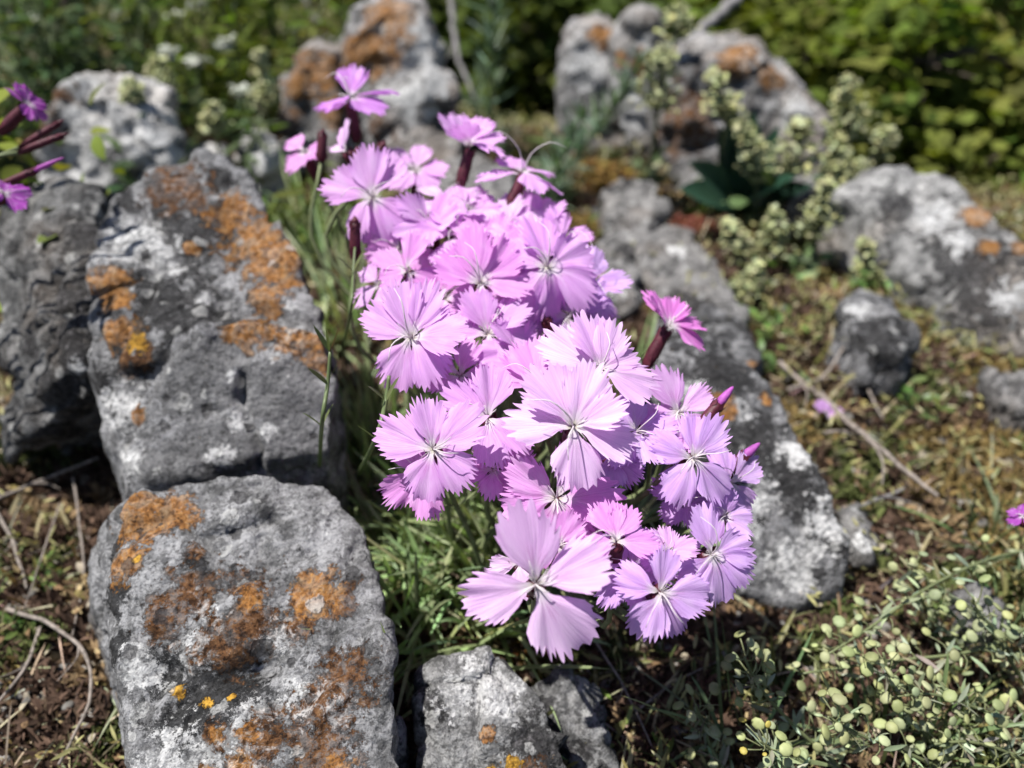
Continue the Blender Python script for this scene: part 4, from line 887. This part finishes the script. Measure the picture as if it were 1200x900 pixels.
def moss_patch(label, u, v, r, col, n=900, z=0):
    c = G(u, v, z); c[2] = float(ground_h(c[0], c[1])); a = RNG.uniform(0, 6.28, n); q = r*np.sqrt(RNG.uniform(0, 1, n))
    P = c + np.stack([q*np.cos(a), q*np.sin(a)*.9, np.zeros(n)], 1); P[:, 2] = ground_h(P[:, 0], P[:, 1]) + .6*r*np.sqrt(np.clip(1-(q/r)**2, 0, 1))*RNG.uniform(.3, 1, n)
    d = RNG.normal(0, .7, (n, 3)); d[:, 2] = np.abs(d[:, 2])+.4
    V, F, T = blades(P, d, np.full(n, r*.2)*RNG.uniform(.6, 1.3, n), np.full(n, r*.09), RNG.uniform(0, .3, n), jit(col, n, .35), 2); g = Geo(); g.add(V, F, T)
    tag(g.build('moss_cushion', M_MOSS, None, c), label, 'moss', None)
moss_patch('reddish moss cushion left of the yellow-green seed stems, behind the flagstone', 812, 258, .018, (.22, .075, .05))
moss_patch('golden moss cushion right of the bloom with curled styles', 705, 205, .026, (.22, .14, .04), 1200)
moss_patch('golden moss cushion between the two layered stones', 680, 265, .018, (.20, .13, .035))
moss_patch('rusty moss cushion beneath the nearest flower, beside the pointed slab', 620, 760, .010, (.14, .08, .02), 700)
moss_patch('yellowish moss cushion against the foot of the long dark rock', 895, 690, .010, (.20, .13, .04), 500)

# ------------------------------------------------------------------ twigs
TW = 'dry twigs lying on the ground'
def twig(label, pts, r, mat=None, name='twig', cat='twig', group=TW):
    r = r*.8; P = smooth_path(pts, 18); P = P + np.stack([perlin(P*90+3), perlin(P*90+7), perlin(P*90+11)*.5], 1)*r*1.6
    g = Geo(); V, F = tube(P, np.linspace(r, r*.6, 18)*(1+.25*perlin(P*150)), 7); g.add(V, F)
    k = 7; q = P[k]; dd = unit(P[k+1]-P[k]); sd = unit(np.cross(dd, [0, 0, 1.0]))
    V, F = tube(smooth_path([q, q+(dd+sd*.6)*r*6, q+(dd*1.3+sd*1.5)*r*9+np.array([0, 0, r*2])], 6), np.linspace(r*.5, r*.2, 6), 5); g.add(V, F)
    c = P[0].copy(); tag(g.build(name, mat or M_TWIG, None, c), label, cat, group)
def gp(pts, h=.006):
    return [np.array([*(G(u, v, z))]) for (u, v, z) in [(p[0], p[1], p[2] if len(p) > 2 else h) for p in pts]]
twig('pale straight stick poking in from the left edge toward the boulder foot', gp([(-20, 592), (50, 562), (115, 537, .012)]), .0011)
twig('thin bowed twig standing between left stick and front boulder', gp([(85, 560, .012), (94, 620), (98, 680), (84, 745)]), .0007)
twig('long hooked twig curling down in the lower left corner', gp([(8, 712), (65, 733, .012), (100, 770, .012), (106, 820, .01), (68, 895)]), .0010)
twig('short twig slanting at the left edge above the hooked one', gp([(-5, 600), (16, 640), (32, 690)]), .0009)
twig('slanting twig crossing the left edge under the hooked one', gp([(48, 735), (30, 780), (-8, 830)]), .0009)
twig('fine twig crossing behind the hooked one at left', gp([(70, 590), (50, 650, .012), (28, 715)]), .0005)
twig('thick broken stick with a pale end right of the long dark rock', gp([(960, 462), (1010, 508, .012), (1060, 550, .010), (1098, 580, .010)]), .0019)
twig('grey-brown stick continuing up-left of the thick broken one', gp([(912, 424), (945, 452), (985, 488)]), .0016)
twig('short pale twig lying beside the withered lilac flower', gp([(965, 507), (990, 505), (1020, 510)]), .0010)
twig('twig pair slanting below the small dark upright stone', gp([(995, 405, .012), (1012, 445), (1035, 490)]), .0012)
twig('bent straw-coloured twig left of the small dark upright stone', gp([(925, 458), (965, 440), (990, 405, .014)]), .0013)
twig('thin grey stalk lying in the shade under the drooping violet flower', gp([(698, 752, .012), (735, 812, .008), (766, 880, .004)]), .0006)
twig('second thin stalk in the shade right of the pointed slab', gp([(745, 835), (790, 800), (850, 770)]), .0005)
twig('dark forked twig by the whitish small stone', gp([(1010, 592), (1040, 580), (1060, 572)]), .0010, M_DEAD)
twig('thick grey dead branch reaching down between the bushes at the top', [Y(880, -20, .80), Y(845, 15, .74), Y(800, 55, .68)], .0075, M_DEAD, 'dead_branch', 'branch', None)
twig('thin grey curved dead branch in the dark gap right of the tall pointed rock', [Y(528, -10, .80), Y(535, 60, .74), Y(562, 125, .70)], .0035, M_DEAD, 'dead_branch', 'branch', None)
twig('slender grey dead branch leaning left of the tall pointed rock', [Y(350, -10, .95), Y(375, 30, .86), Y(400, 60, .8)], .0035, M_DEAD, 'dead_branch', 'branch', None)
twig('dark crooked branch crossing the green bushes in the top right corner', [Y(1030, -20, .74), Y(1052, 60, .72), Y(1090, 72, .70), Y(1150, 62, .70), Y(1230, 110, .70)], .0055, M_BARK, 'bush_branch', 'branch', None)
twig('lower dark branch in the green bushes at the right edge', [Y(1090, 205, .62), Y(1150, 190, .62), Y(1240, 165, .64)], .0035, M_BARK, 'bush_branch', 'branch', None)
twig('brown upright dead stalk at the upper left behind the chalky rock', [Y(80, -10, .6), Y(62, 50, .6), Y(58, 110, .6)], .0022, M_BARK, 'dead_branch', 'branch', None)

# ------------------------------------------------------------------ seed stems with round pods (bottom right)
PG = 'round seed pod stems at the lower right'
POD = (SPH[0]*np.array([1.0, 0.88, 0.34]), SPH[1])
def seed_stem(label, pts, n, pod=.0021, col=(.40, .44, .24), start=.10, leaf=42, group=PG, ped=.007, name='pod_plant', stemr=.0007, yellow=0):
    P = smooth_path(pts, 24); rt = P[0].copy()
    E = empty(name, rt); tag(E, label, 'plant', group)
    n = int(n*1.1); g = Geo(); V, F = tube(P, np.linspace(stemr, stemr*.55, 24), 6); g.add(V, F, (.20, .23, .11))
    tt = np.sort(RNG.uniform(start, 1, n)); pos = []; T = np.gradient(P, axis=0)
    for k, t in enumerate(tt):
        i = min(22, int(t*23)); q = P[i] + (P[i+1]-P[i])*(t*23-i); d = unit(T[i]); a = k*2.4
        x = unit(np.cross(d, [0, 0, 1.0])); y = np.cross(x, d)
        o = x*math.cos(a)+y*math.sin(a)*.8 + np.array([0, 0, .35])
        L = ped*RNG.uniform(.6, 1.3)*(1-.35*t); e = q + (unit(o)+d*.5)*L; e[2] = max(e[2], .003)
        V, F = tube(smooth_path([q, q+unit(o)*L*.5, e], 5), .00025*pod/.0023, 4); g.add(V, F, (.24, .26, .13))
        pos.append(e + unit(o)*pod*.6)
    g.build('stem', M_LEAF, E)
    pos = np.array(pos); g = Geo(); s = pod*RNG.uniform(.6, 1.15, n); s[n-yellow:] *= .6
    T_ = np.array(col)*RNG.uniform(.7, 1.2, (n, 1))*np.stack([RNG.uniform(.92, 1.08, n), np.ones(n), RNG.uniform(.8, 1.1, n)], 1)
    if yellow: T_[-yellow:] = (.50, .42, .10)
    g.inst(*POD, mats(rot_mats(n, .7), pos, s), T_); g.build('seed_pods', M_POD, E)
    if leaf:
        g = Geo(); k = RNG.integers(0, 20, leaf); lp = P[k] + RNG.normal(0, .001, (leaf, 3))
        g.inst(*LEAFN, mats(rot_mats(leaf, .3), lp, RNG.uniform(.004, .009, leaf)*pod/.0023), jit((.32, .36, .24), leaf, .25)); g.build('leaves', M_LEAF, E)
    return E
def sp(pts):
    return [G(u, v, z) for u, v, z in pts]
for lab, pts, n in [
    ('uppermost pod stem arching in from the right edge toward the long dark rock', [(1235, 640, .01), (1160, 655, .030), (1085, 690, .036), (1020, 735, .034), (965, 770, .03)], 26),
    ('pod stem crossing level from the right edge, below the arching one', [(1240, 715, .02), (1150, 760, .026), (1040, 775, .026), (935, 790, .024)], 30),
    ('pod stem ending in a raised tuft of round pods nearest the deep shade', [(985, 900, .004), (930, 850, .02), (890, 805, .034), (872, 770, .044)], 20),
    ('short pod stem with an open yellow flower tip at the bottom edge', [(960, 935, .004), (925, 900, .02), (905, 880, .034), (890, 868, .04)], 18),
    ('pod stem rising in the middle of the pod thicket', [(1100, 880, .004), (1065, 840, .02), (1045, 800, .034), (1035, 765, .044)], 24),
    ('pod stem leaning left along the bottom edge', [(1150, 930, .004), (1080, 890, .02), (1010, 862, .034), (970, 840, .040)], 26),
    ('pod stem from the bottom right corner leaning to the middle', [(1230, 870, .004), (1170, 840, .02), (1100, 815, .032), (1060, 815, .036)], 26),
    ('upright pod stem with pale lens-like pods near the right edge', [(1200, 800, .004), (1175, 760, .02), (1150, 725, .034), (1140, 700, .044)], 18),
    ('short pod stem at the far end of the thicket near the bluish stone', [(1130, 760, .004), (1090, 720, .016), (1070, 680, .03), (1062, 655, .036)], 16),
    ('small grey-green pod stem in the shade at the left end of the thicket', [(860, 920, .002), (835, 880, .01), (822, 845, .02), (815, 825, .026)], 10),
    ('pod stem spreading flat in the bottom right corner', [(1250, 930, .004), (1200, 890, .014), (1140, 870, .022), (1095, 872, .024)], 20)]:
    seed_stem(lab, sp(pts), n, yellow=4 if 'yellow' in lab else 0)
for lab, u, v, n in [('narrow leaf tuft under the pod stems at the bottom edge', 1050, 880, 40), ('grey-green leaf tuft by the bluish stone', 1170, 640, 36), ('narrow leaf tuft at the right edge among the pods', 1200, 780, 36), ('sparse leaf tuft in the bottom shade, left of the pods', 870, 880, 20)]:
    tuft(lab, u, v, n, .026, (-.2, -.1), .0016, .012, (.15, .20, .09), group='leaf tufts among the seed pods')

# upright fuzzy seed spikes in the middle distance
def spike(label, u, v0, v1, y, w, group, n=210, col=(.54, .56, .32)):
    top = Y(u, v0, y); bot = Y(u+RNG.uniform(-20, 20), v1, y); gz = float(ground_h(bot[0], bot[1])); root = np.array([bot[0], bot[1], gz-.003])
    E = empty('seed_spike', root); tag(E, label, 'plant', group)
    P = smooth_path([root, bot, (top+bot)/2+np.array([.002, 0, 0]), top], 20); g = Geo(); V, F = tube(P, np.linspace(.0013, .0006, 20), 5); g.add(V, F, (.22, .25, .12)); 
    t = np.clip(RNG.choice(RNG.uniform(0, 1, 9), n) + RNG.normal(0, .07, n), 0, 1); wr = w*FPX**-1*y*.5
    a = RNG.uniform(0, 6.28, n); prof = (1.3-.95*t)*wr*np.sqrt(RNG.uniform(.03, 1, n))*RNG.uniform(.6, 1.25, n)
    C = bot + (top-bot)*t[:, None]; pos = C + np.stack([np.cos(a)*prof, np.sin(a)*prof, prof*.4], 1)
    for q, c in zip(pos, C):
        V, F = tube([c-np.array([0, 0, wr*.3]), (c+q)/2, q], .0003, 3); g.add(V, F, (.24, .27, .13))
    g.build('stem', M_LEAF, E)
    g = Geo(); g.inst(*POD, mats(rot_mats(n, .5), pos, RNG.uniform(.5, 1.2, n)*.0023*(y/.5)), np.array(col)*RNG.uniform(.6, 1.25, (n, 1))*np.stack([RNG.uniform(.9, 1.1, n), np.ones(n), RNG.uniform(.75, 1.1, n)], 1)); g.build('seed_pods', M_POD, E)
    g = Geo(); m = 24; h = RNG.uniform(0, .6, m)[:, None]; lp = root + (bot-root)*h + RNG.normal(0, .006, (m, 3))*np.array([1, 1, .5])
    g.inst(*LEAF, mats(rot_mats(m, .3), lp, RNG.uniform(.010, .020, m)), jit((.15, .20, .09), m, .25)); g.build('leaves', M_LEAF, E)
RS = 'pale seed spikes between the rocks on the right'
LS = 'pale seed spikes behind the boulders on the left'
for a in [('tallest pale seed spike, beside the right end of the brown and grey rock', 992, 92, 165, .50, 50, RS), ('bushy pale seed spike just left of the tallest one', 938, 145, 205, .47, 60, RS), ('small pale seed spike over the round pale boulder', 1040, 152, 195, .50, 40, RS),
          ('pale seed spike before the dark broad leaves', 868, 140, 215, .48, 44, RS), ('dense pale seed spike below the tallest one', 978, 165, 225, .46, 66, RS), ('faint seed spike in front of the notched grey rock', 778, 50, 140, .52, 56, RS), ('seed spike rising over the left end of the brown and grey rock', 835, 85, 140, .50, 44, RS),
          ('short seed spike in front of the round boulder, nearest the small dark stone', 1080, 250, 300, .42, 34, RS), ('yellowish seed head between flagstone and round boulder', 908, 245, 300, .42, 46, RS), ('low seed head left of the yellowish one', 855, 262, 310, .42, 50, RS), ('low pale seed head above the small dark stone', 968, 215, 280, .42, 52, RS),
          ('low drooping seed head at the foot of the round boulder', 1010, 280, 330, .40, 44, RS), ('seed head at the top edge beside the dead branch', 795, 5, 50, .60, 36, RS), ('sparse seed head over the flagstone end', 890, 310, 350, .38, 40, RS),
          ('left tall pale seed spike, behind the chalky rock', 180, 55, 125, .56, 34, LS), ('right tall pale seed spike, nearest the ochre rocks', 303, 62, 140, .56, 34, LS), ('short pale seed spike between the two tall ones', 248, 122, 155, .52, 28, LS), ('faint seed spike right above the chalky rock', 150, 90, 120, .50, 24, LS)]:
    spike(*a)

# feathery plants and broad-leaved plant
def feather(label, pts, y, n, L, col=(.13, .20, .12)):
    P = [Y(u, v, y+dy) for u, v, dy in pts]; rt = P[0].copy(); rt[2] = float(ground_h(rt[0], rt[1]))-.003; P = smooth_path([rt]+P[0:], 24)
    E = empty('feathery_plant', rt); tag(E, label, 'plant', 'feathery grey-green plants at the back')
    g = Geo(); V, F = tube(P, np.linspace(.0018, .0006, 24), 5); g.add(V, F, (.16, .21, .11)); g.build('stem', M_LEAF, E)
    k = RNG.integers(2, 24, n); q = P[k] + RNG.normal(0, .001, (n, 3)); d = RNG.normal(0, 1, (n, 3)); d[:, 2] = np.abs(d[:, 2])*.4+.75
    V, F, T = blades(q, d, L*RNG.uniform(.5, 1.2, n)*(1.15-.6*k/24), np.full(n, .0018), RNG.uniform(-.2, .3, n), jit(col, n, .25), 4); g = Geo(); g.add(V, F, T); g.build('leaves', M_LEAF, E)
feather('tall upright feathery plant in the dark gap at top centre', [(575, 185, 0), (576, 100, 0), (577, 20, 0), (580, -25, 0)], .60, 240, .034)
feather('feathery plant leaning right in front of the upright pale slab', [(655, 215, 0), (690, 165, 0), (725, 120, 0), (750, 70, 0)], .52, 200, .030)
feather('shorter feathery plant at the foot of the upright pale slab', [(640, 230, 0), (660, 180, 0), (685, 135, 0)], .50, 160, .028)
feather('wispy feathery plant right of the tall pointed rock', [(548, 200, 0), (556, 140, 0), (560, 90, 0)], .62, 120, .028)
def broad_plant(label, u, v, y):
    c = Y(u, v, y); c[2] = float(ground_h(c[0], c[1])); E = empty('broad_leaf_plant', c); tag(E, label, 'plant')
    big = leaf_shape(10, .34, .35, .12)
    for (du, dv, L, wv) in [(-8, -80, 1, 1), (-45, -20, .8, .9), (40, -55, .95, 1), (48, -8, .85, 1), (-22, -55, .9, .9), (15, -70, .9, .9), (70, 5, .7, .9), (-60, 8, .7, 1)]:
        tip = Y(u+du, v+dv, y-.02+.02*wv) if dv < -30 else Y(u+du, v+dv, y-.05)
        b0 = c + np.array([0, 0, .004]); X = tip-b0; s = np.linalg.norm(X); X /= s; Yv = unit(np.cross(np.array([0, -.6, .8]), X)); Z = np.cross(X, Yv)
        g = Geo(); M = np.eye(4)[None].copy(); M[0, :3, 0] = X*s; M[0, :3, 1] = Yv*s; M[0, :3, 2] = Z*s; M[0, :3, 3] = b0
        g.inst(*big, M, jit((.035, .085, .055), 1, .2)); g.build('leaf', M_LEAF, E)
broad_plant('dark blue-green plant with broad pointed leaves before the brown and grey rock', 872, 205, .50)
for lab, u, v, r in [('bright green leafy seedling between flagstone and dark upright stone', 905, 385, .016), ('small green sprig left of the grey-brown stick', 885, 425, .012), ('low green herb above the thick broken stick', 1070, 470, .014), ('tiny lime green sprig by the foot of the long dark rock', 985, 705, .005), ('little green sprig among the twigs at left', 60, 680, .007), ('green sprig at the left edge beside the hooked twig', 12, 735, .008), ('green herb under the round boulder, by its dark hollow', 1020, 330, .014)]:
    c = G(u, v, .004); n = 34; c[2] = float(ground_h(c[0], c[1])); g = Geo()
    g.inst(*LEAF, mats(rot_mats(n, .5), c + RNG.normal(0, .5, (n, 3))*r*np.array([1, 1, .5])+np.array([0, 0, r*.5]), RNG.uniform(.35, .75, n)*r), jit((.12, .19, .05), n, .25))
    for k in range(5):
        V, F = tube([c, c+np.array([RNG.normal(0, r*.3), RNG.normal(0, r*.3), r*.8])], r*.03, 4); g.add(V, F, (.14, .18, .07))
    tag(g.build('sprig', M_LEAF, None, c), lab, 'plant')
c = Y(18, 165, .33); c[2] = 0.03; n = 160; g = Geo()
c[2] = float(ground_h(c[0], c[1])); g.inst(*LEAFW, mats(rot_mats(n, .5), c + RNG.normal(0, 1, (n, 3))*np.array([.022, .02, .025])+np.array([-.01, 0, .075]), RNG.uniform(.008, .014, n)), jit((.20, .24, .05), n, .3))
for k in range(12):
    V, F = tube([c+np.array([RNG.normal(-.01, .01), RNG.normal(0, .01), 0]), c+np.array([RNG.normal(-.01, .02), RNG.normal(0, .02), .09])], .0007, 4); g.add(V, F, (.2, .17, .07))
E = empty('leafy_plant', c); g.build('leaves', M_FOL, E)
tag(E, 'yellow-green leafy plant at the left edge behind the purple flowers', 'plant')

# ------------------------------------------------------------------ background bushes and herbs
def bush(label, u, v, y, rad, n, leaf, col, seed, up=.9, group='green bushes behind the rocks', clumps=34, flat=1.0, dark=.0, name='bush'):
    rg = np.random.default_rng(seed); ctr = Y(u, v, y); root = np.array([ctr[0], ctr[1], float(ground_h(ctr[0], ctr[1]))-.01])
    E = empty(name, root); tag(E, label, 'bush', group)
    cc = rg.normal(size=(clumps, 3)); cc /= np.linalg.norm(cc, axis=1)[:, None]; cc *= (rg.uniform(.15, 1, (clumps, 1))**.45)*rad*np.array([1, 1, flat]); cc += ctr
    cc[:, 2] = np.maximum(cc[:, 2], root[2]+.03)
    g = Geo()
    for q in cc:
        m = (root*.4+q*.6) + rg.normal(0, rad*.12, 3)
        V, F = tube(smooth_path([root, root*.7+m*.3+np.array([0, 0, rad*.15]), m, q], 9), np.linspace(rad*.022, rad*.005, 9), 5); g.add(V, F)
    g.build('branches', M_BARK, E)
    w = rg.integers(0, clumps, n); pos = cc[w] + rg.normal(size=(n, 3))*rad*.17
    ct = np.repeat(jit(col, clumps, .22), 1, 0)[w]*rg.uniform(.65, 1.3, (n, 1))
    g = Geo(); g.inst(*LEAFW, mats(rot_mats(n, up), pos, leaf*rg.uniform(.6, 1.25, n)), np.clip(ct, .005, .6)); g.build('leaves', M_FOL, E)
GR = (.165, .205, .042); OL = (.19, .21, .07); DG = (.085, .115, .025)
for a in [('broad-leaved green bush at the right edge above the round boulder', 1130, 175, .85, .16, 2000, .021, GR, 1), ('bright green bush in the middle right, behind the tallest seed spike', 1010, 90, .95, .17, 2000, .021, GR, 2), ('green bush behind the brown and grey rock', 880, 70, 1.05, .17, 2000, .021, GR, 3),
          ('darker bush behind the notched grey rock', 760, 30, 1.15, .19, 1500, .032, DG, 4), ('olive small-leaved bush in the top right corner', 1150, 40, .95, .15, 2600, .018, OL, 5), ('dark bush in the gap behind the upright feathery plant', 620, 60, 1.10, .17, 1300, .030, DG, 6),
          ('shadowy bush between the tall pointed rock and the upright feathery plant', 530, 20, 1.25, .18, 1300, .030, DG, 7), ('bush at the far right edge beneath the olive one', 1230, 110, 1.0, .18, 2000, .021, GR, 8), ('low green bush right behind the round boulder', 1190, 215, .66, .085, 1300, .020, GR, 9), ('leafy bush at the right edge just over the slope of the round boulder', 1230, 262, .60, .07, 1000, .019, GR, 17), ('low green bush behind the seed spikes and round boulder', 1075, 150, .70, .10, 1400, .021, GR, 10), ('green bush behind the right end of the brown and grey rock', 985, 110, .78, .10, 1400, .021, GR, 16)]:
    bush(*a)
for a in [('big dark bush far behind at top right', 1100, -60, 1.9, .42, 2600, .05, DG, 11), ('big dark bush far behind at top middle', 800, -70, 2.0, .45, 2600, .05, DG, 12), ('big dark bush far behind at top left of centre', 500, -60, 2.0, .42, 2400, .05, DG, 13), ('big dark bush far behind at the top left', 200, -80, 2.0, .42, 2400, .05, OL, 14), ('big dark bush far behind at the left edge', -50, -80, 2.0, .42, 2200, .05, OL, 15)]:
    bush(*a)
HG = 'grey-green herbs at the upper left'
def herb(label, u, v, y, n, L, col, seed, leaf=.012):
    c = Y(u, v, y); c[2] = float(ground_h(c[0], c[1])); E = empty('herb', c-np.array([0, 0, .003])); tag(E, label, 'plant', HG)
    g = Geo(); g2 = Geo(); V0 = []; ns = n
    for k in range(ns):
        a = RNG.uniform(0, 6.28); q = c + np.array([math.cos(a), math.sin(a), 0])*RNG.uniform(0, .05); q[2] = c[2]-.003; e = q + np.array([RNG.normal(0, .03), RNG.normal(0, .03), L*RNG.uniform(.6, 1.15)])
        P = smooth_path([q, (q+e)/2+RNG.normal(0, .006, 3), e], 12); V, F = tube(P, np.linspace(.0014, .0007, 12), 4); g.add(V, F, (.16, .20, .10))
        V0.append(P[2:])
    pts = np.concatenate(V0); i = RNG.integers(0, len(pts), n*34); pos = pts[i] + RNG.normal(0, .004, (n*34, 3))
    g.build('stem', M_LEAF, E)
    g2.inst(*LEAFN, mats(rot_mats(n*34, .5), pos, leaf*RNG.uniform(.6, 1.4, n*34)*1.5), jit(col, n*34, .3)); g2.build('leaves', M_FOL, E)
GG = (.105, .15, .075); YG = (.13, .17, .035)
for k, a in enumerate([('grey-green herb in the top left corner', 30, 90, .66, 16, .16, GG), ('grey-green herb right above the chalky rock', 120, 85, .64, 15, .13, GG), ('yellow-green herb between the left tall seed spike and the top edge', 215, 70, .72, 16, .14, YG), ('green herb behind the short pale seed spike', 255, 100, .66, 14, .10, YG), ('dark green herb left of the ochre rock', 320, 80, .74, 14, .13, YG),
                       ('tall herb far back at the top left corner', 60, 40, .85, 16, .17, GG), ('tall herb far back, left of the slender dead branch', 300, 30, .92, 16, .17, YG), ('tall herb far back in the middle of the left group', 180, 35, .88, 16, .17, GG), ('herb behind the tall pointed rock', 410, 40, .86, 14, .16, YG), ('herb at the far left edge behind the yellow-green plant', -10, 150, .55, 14, .12, GG), ('sparse herb in front of the tall pointed rock', 300, 175, .46, 8, .05, YG), ('low herb right of the chalky rock foot', 225, 160, .50, 9, .06, GG)]):
    herb(*a, 30+k)
def white_flower(label, u, v, y):
    top = Y(u, v, y); rt = np.array([top[0]+RNG.normal(0, .006), top[1]+RNG.normal(0, .01), 0]); rt[2] = float(ground_h(rt[0], rt[1]))-.003
    E = empty('white_flower', rt); tag(E, label, 'flower', 'small white flowers among the herbs')
    g = Geo(); V, F = tube(smooth_path([rt, (rt+top)/2+RNG.normal(0, .004, 3), top], 8), .0009, 5); g.add(V, F); g.build('stem', M_STEM, E)
    g = Geo()
    for k in range(14):
        a = RNG.uniform(0, 6.28); p = top + np.array([math.cos(a), math.sin(a), .3])*RNG.uniform(0, .006)
        g.inst(*LEAFW, mats(rot_mats(3, .6), np.repeat(p[None], 3, 0), np.full(3, .0065)), np.ones((3, 3))*.8)
    g.build('flower_head', M_WHITE, E)
for a in [('white flower at the very top left, beside the brown stalk', 38, 22, .66), ('white flower between the left seed spike and the top edge', 198, 62, .60), ('white flower left of the right tall seed spike', 265, 52, .62), ('white flower at the top edge above the left seed spike', 208, 20, .72), ('white flower at the top edge, right of the two others there', 230, 5, .72), ('small white flower beside the short seed spike', 232, 72, .62), ('white flower low beside the right tall seed spike', 285, 108, .56), ('tiny white flower left of the top edge pair', 142, 18, .72)]:
    white_flower(*a)

# ------------------------------------------------------------------ light, world, camera
SUN_EL, SUN_AZ = R(68), R(-80)                    # azimuth from +Y (away from the viewer), negative = to the left
sdir = Vector((math.sin(SUN_AZ)*math.cos(SUN_EL), math.cos(SUN_AZ)*math.cos(SUN_EL), math.sin(SUN_EL)))
ld = bpy.data.lights.new('sun', 'SUN'); ld.energy = 5.0; ld.angle = R(0.53); ld.color = (1.0, 0.965, 0.91)
lo = bpy.data.objects.new('sun', ld); COL.objects.link(lo); lo.rotation_euler = sdir.to_track_quat('Z', 'Y').to_euler(); lo.location = (0, 0, 3)
w = bpy.data.worlds.new('World'); sc.world = w; w.use_nodes = True
t = w.node_tree; t.nodes.clear()
sky = t.nodes.new('ShaderNodeTexSky'); sky.sky_type = 'NISHITA'; sky.sun_disc = False; sky.sun_elevation = SUN_EL; sky.sun_rotation = SUN_AZ
bg = t.nodes.new('ShaderNodeBackground'); bg.inputs['Strength'].default_value = 0.06
ow = t.nodes.new('ShaderNodeOutputWorld'); t.links.new(sky.outputs[0], bg.inputs[0]); t.links.new(bg.outputs[0], ow.inputs[0])

cd = bpy.data.cameras.new('camera'); cd.sensor_width = 36; cd.lens = 36*FPX/1200; cd.clip_start = .01; cd.clip_end = 200
cd.dof.use_dof = True; cd.dof.focus_distance = 0.206; cd.dof.aperture_fstop = 7.4; cd.dof.aperture_blades = 0
co = bpy.data.objects.new('camera', cd); COL.objects.link(co); co.location = CPOS; co.rotation_euler = (math.pi/2-PITCH, 0, 0)
sc.camera = co
vs = sc.view_settings; vs.view_transform = 'Standard'; vs.look = 'None'; vs.exposure = 0.72; vs.gamma = 1.0; vs.use_curve_mapping = False
sc.cycles.use_denoising = True
sc.cycles.max_bounces = 8; sc.cycles.diffuse_bounces = 4; sc.cycles.transparent_max_bounces = 4
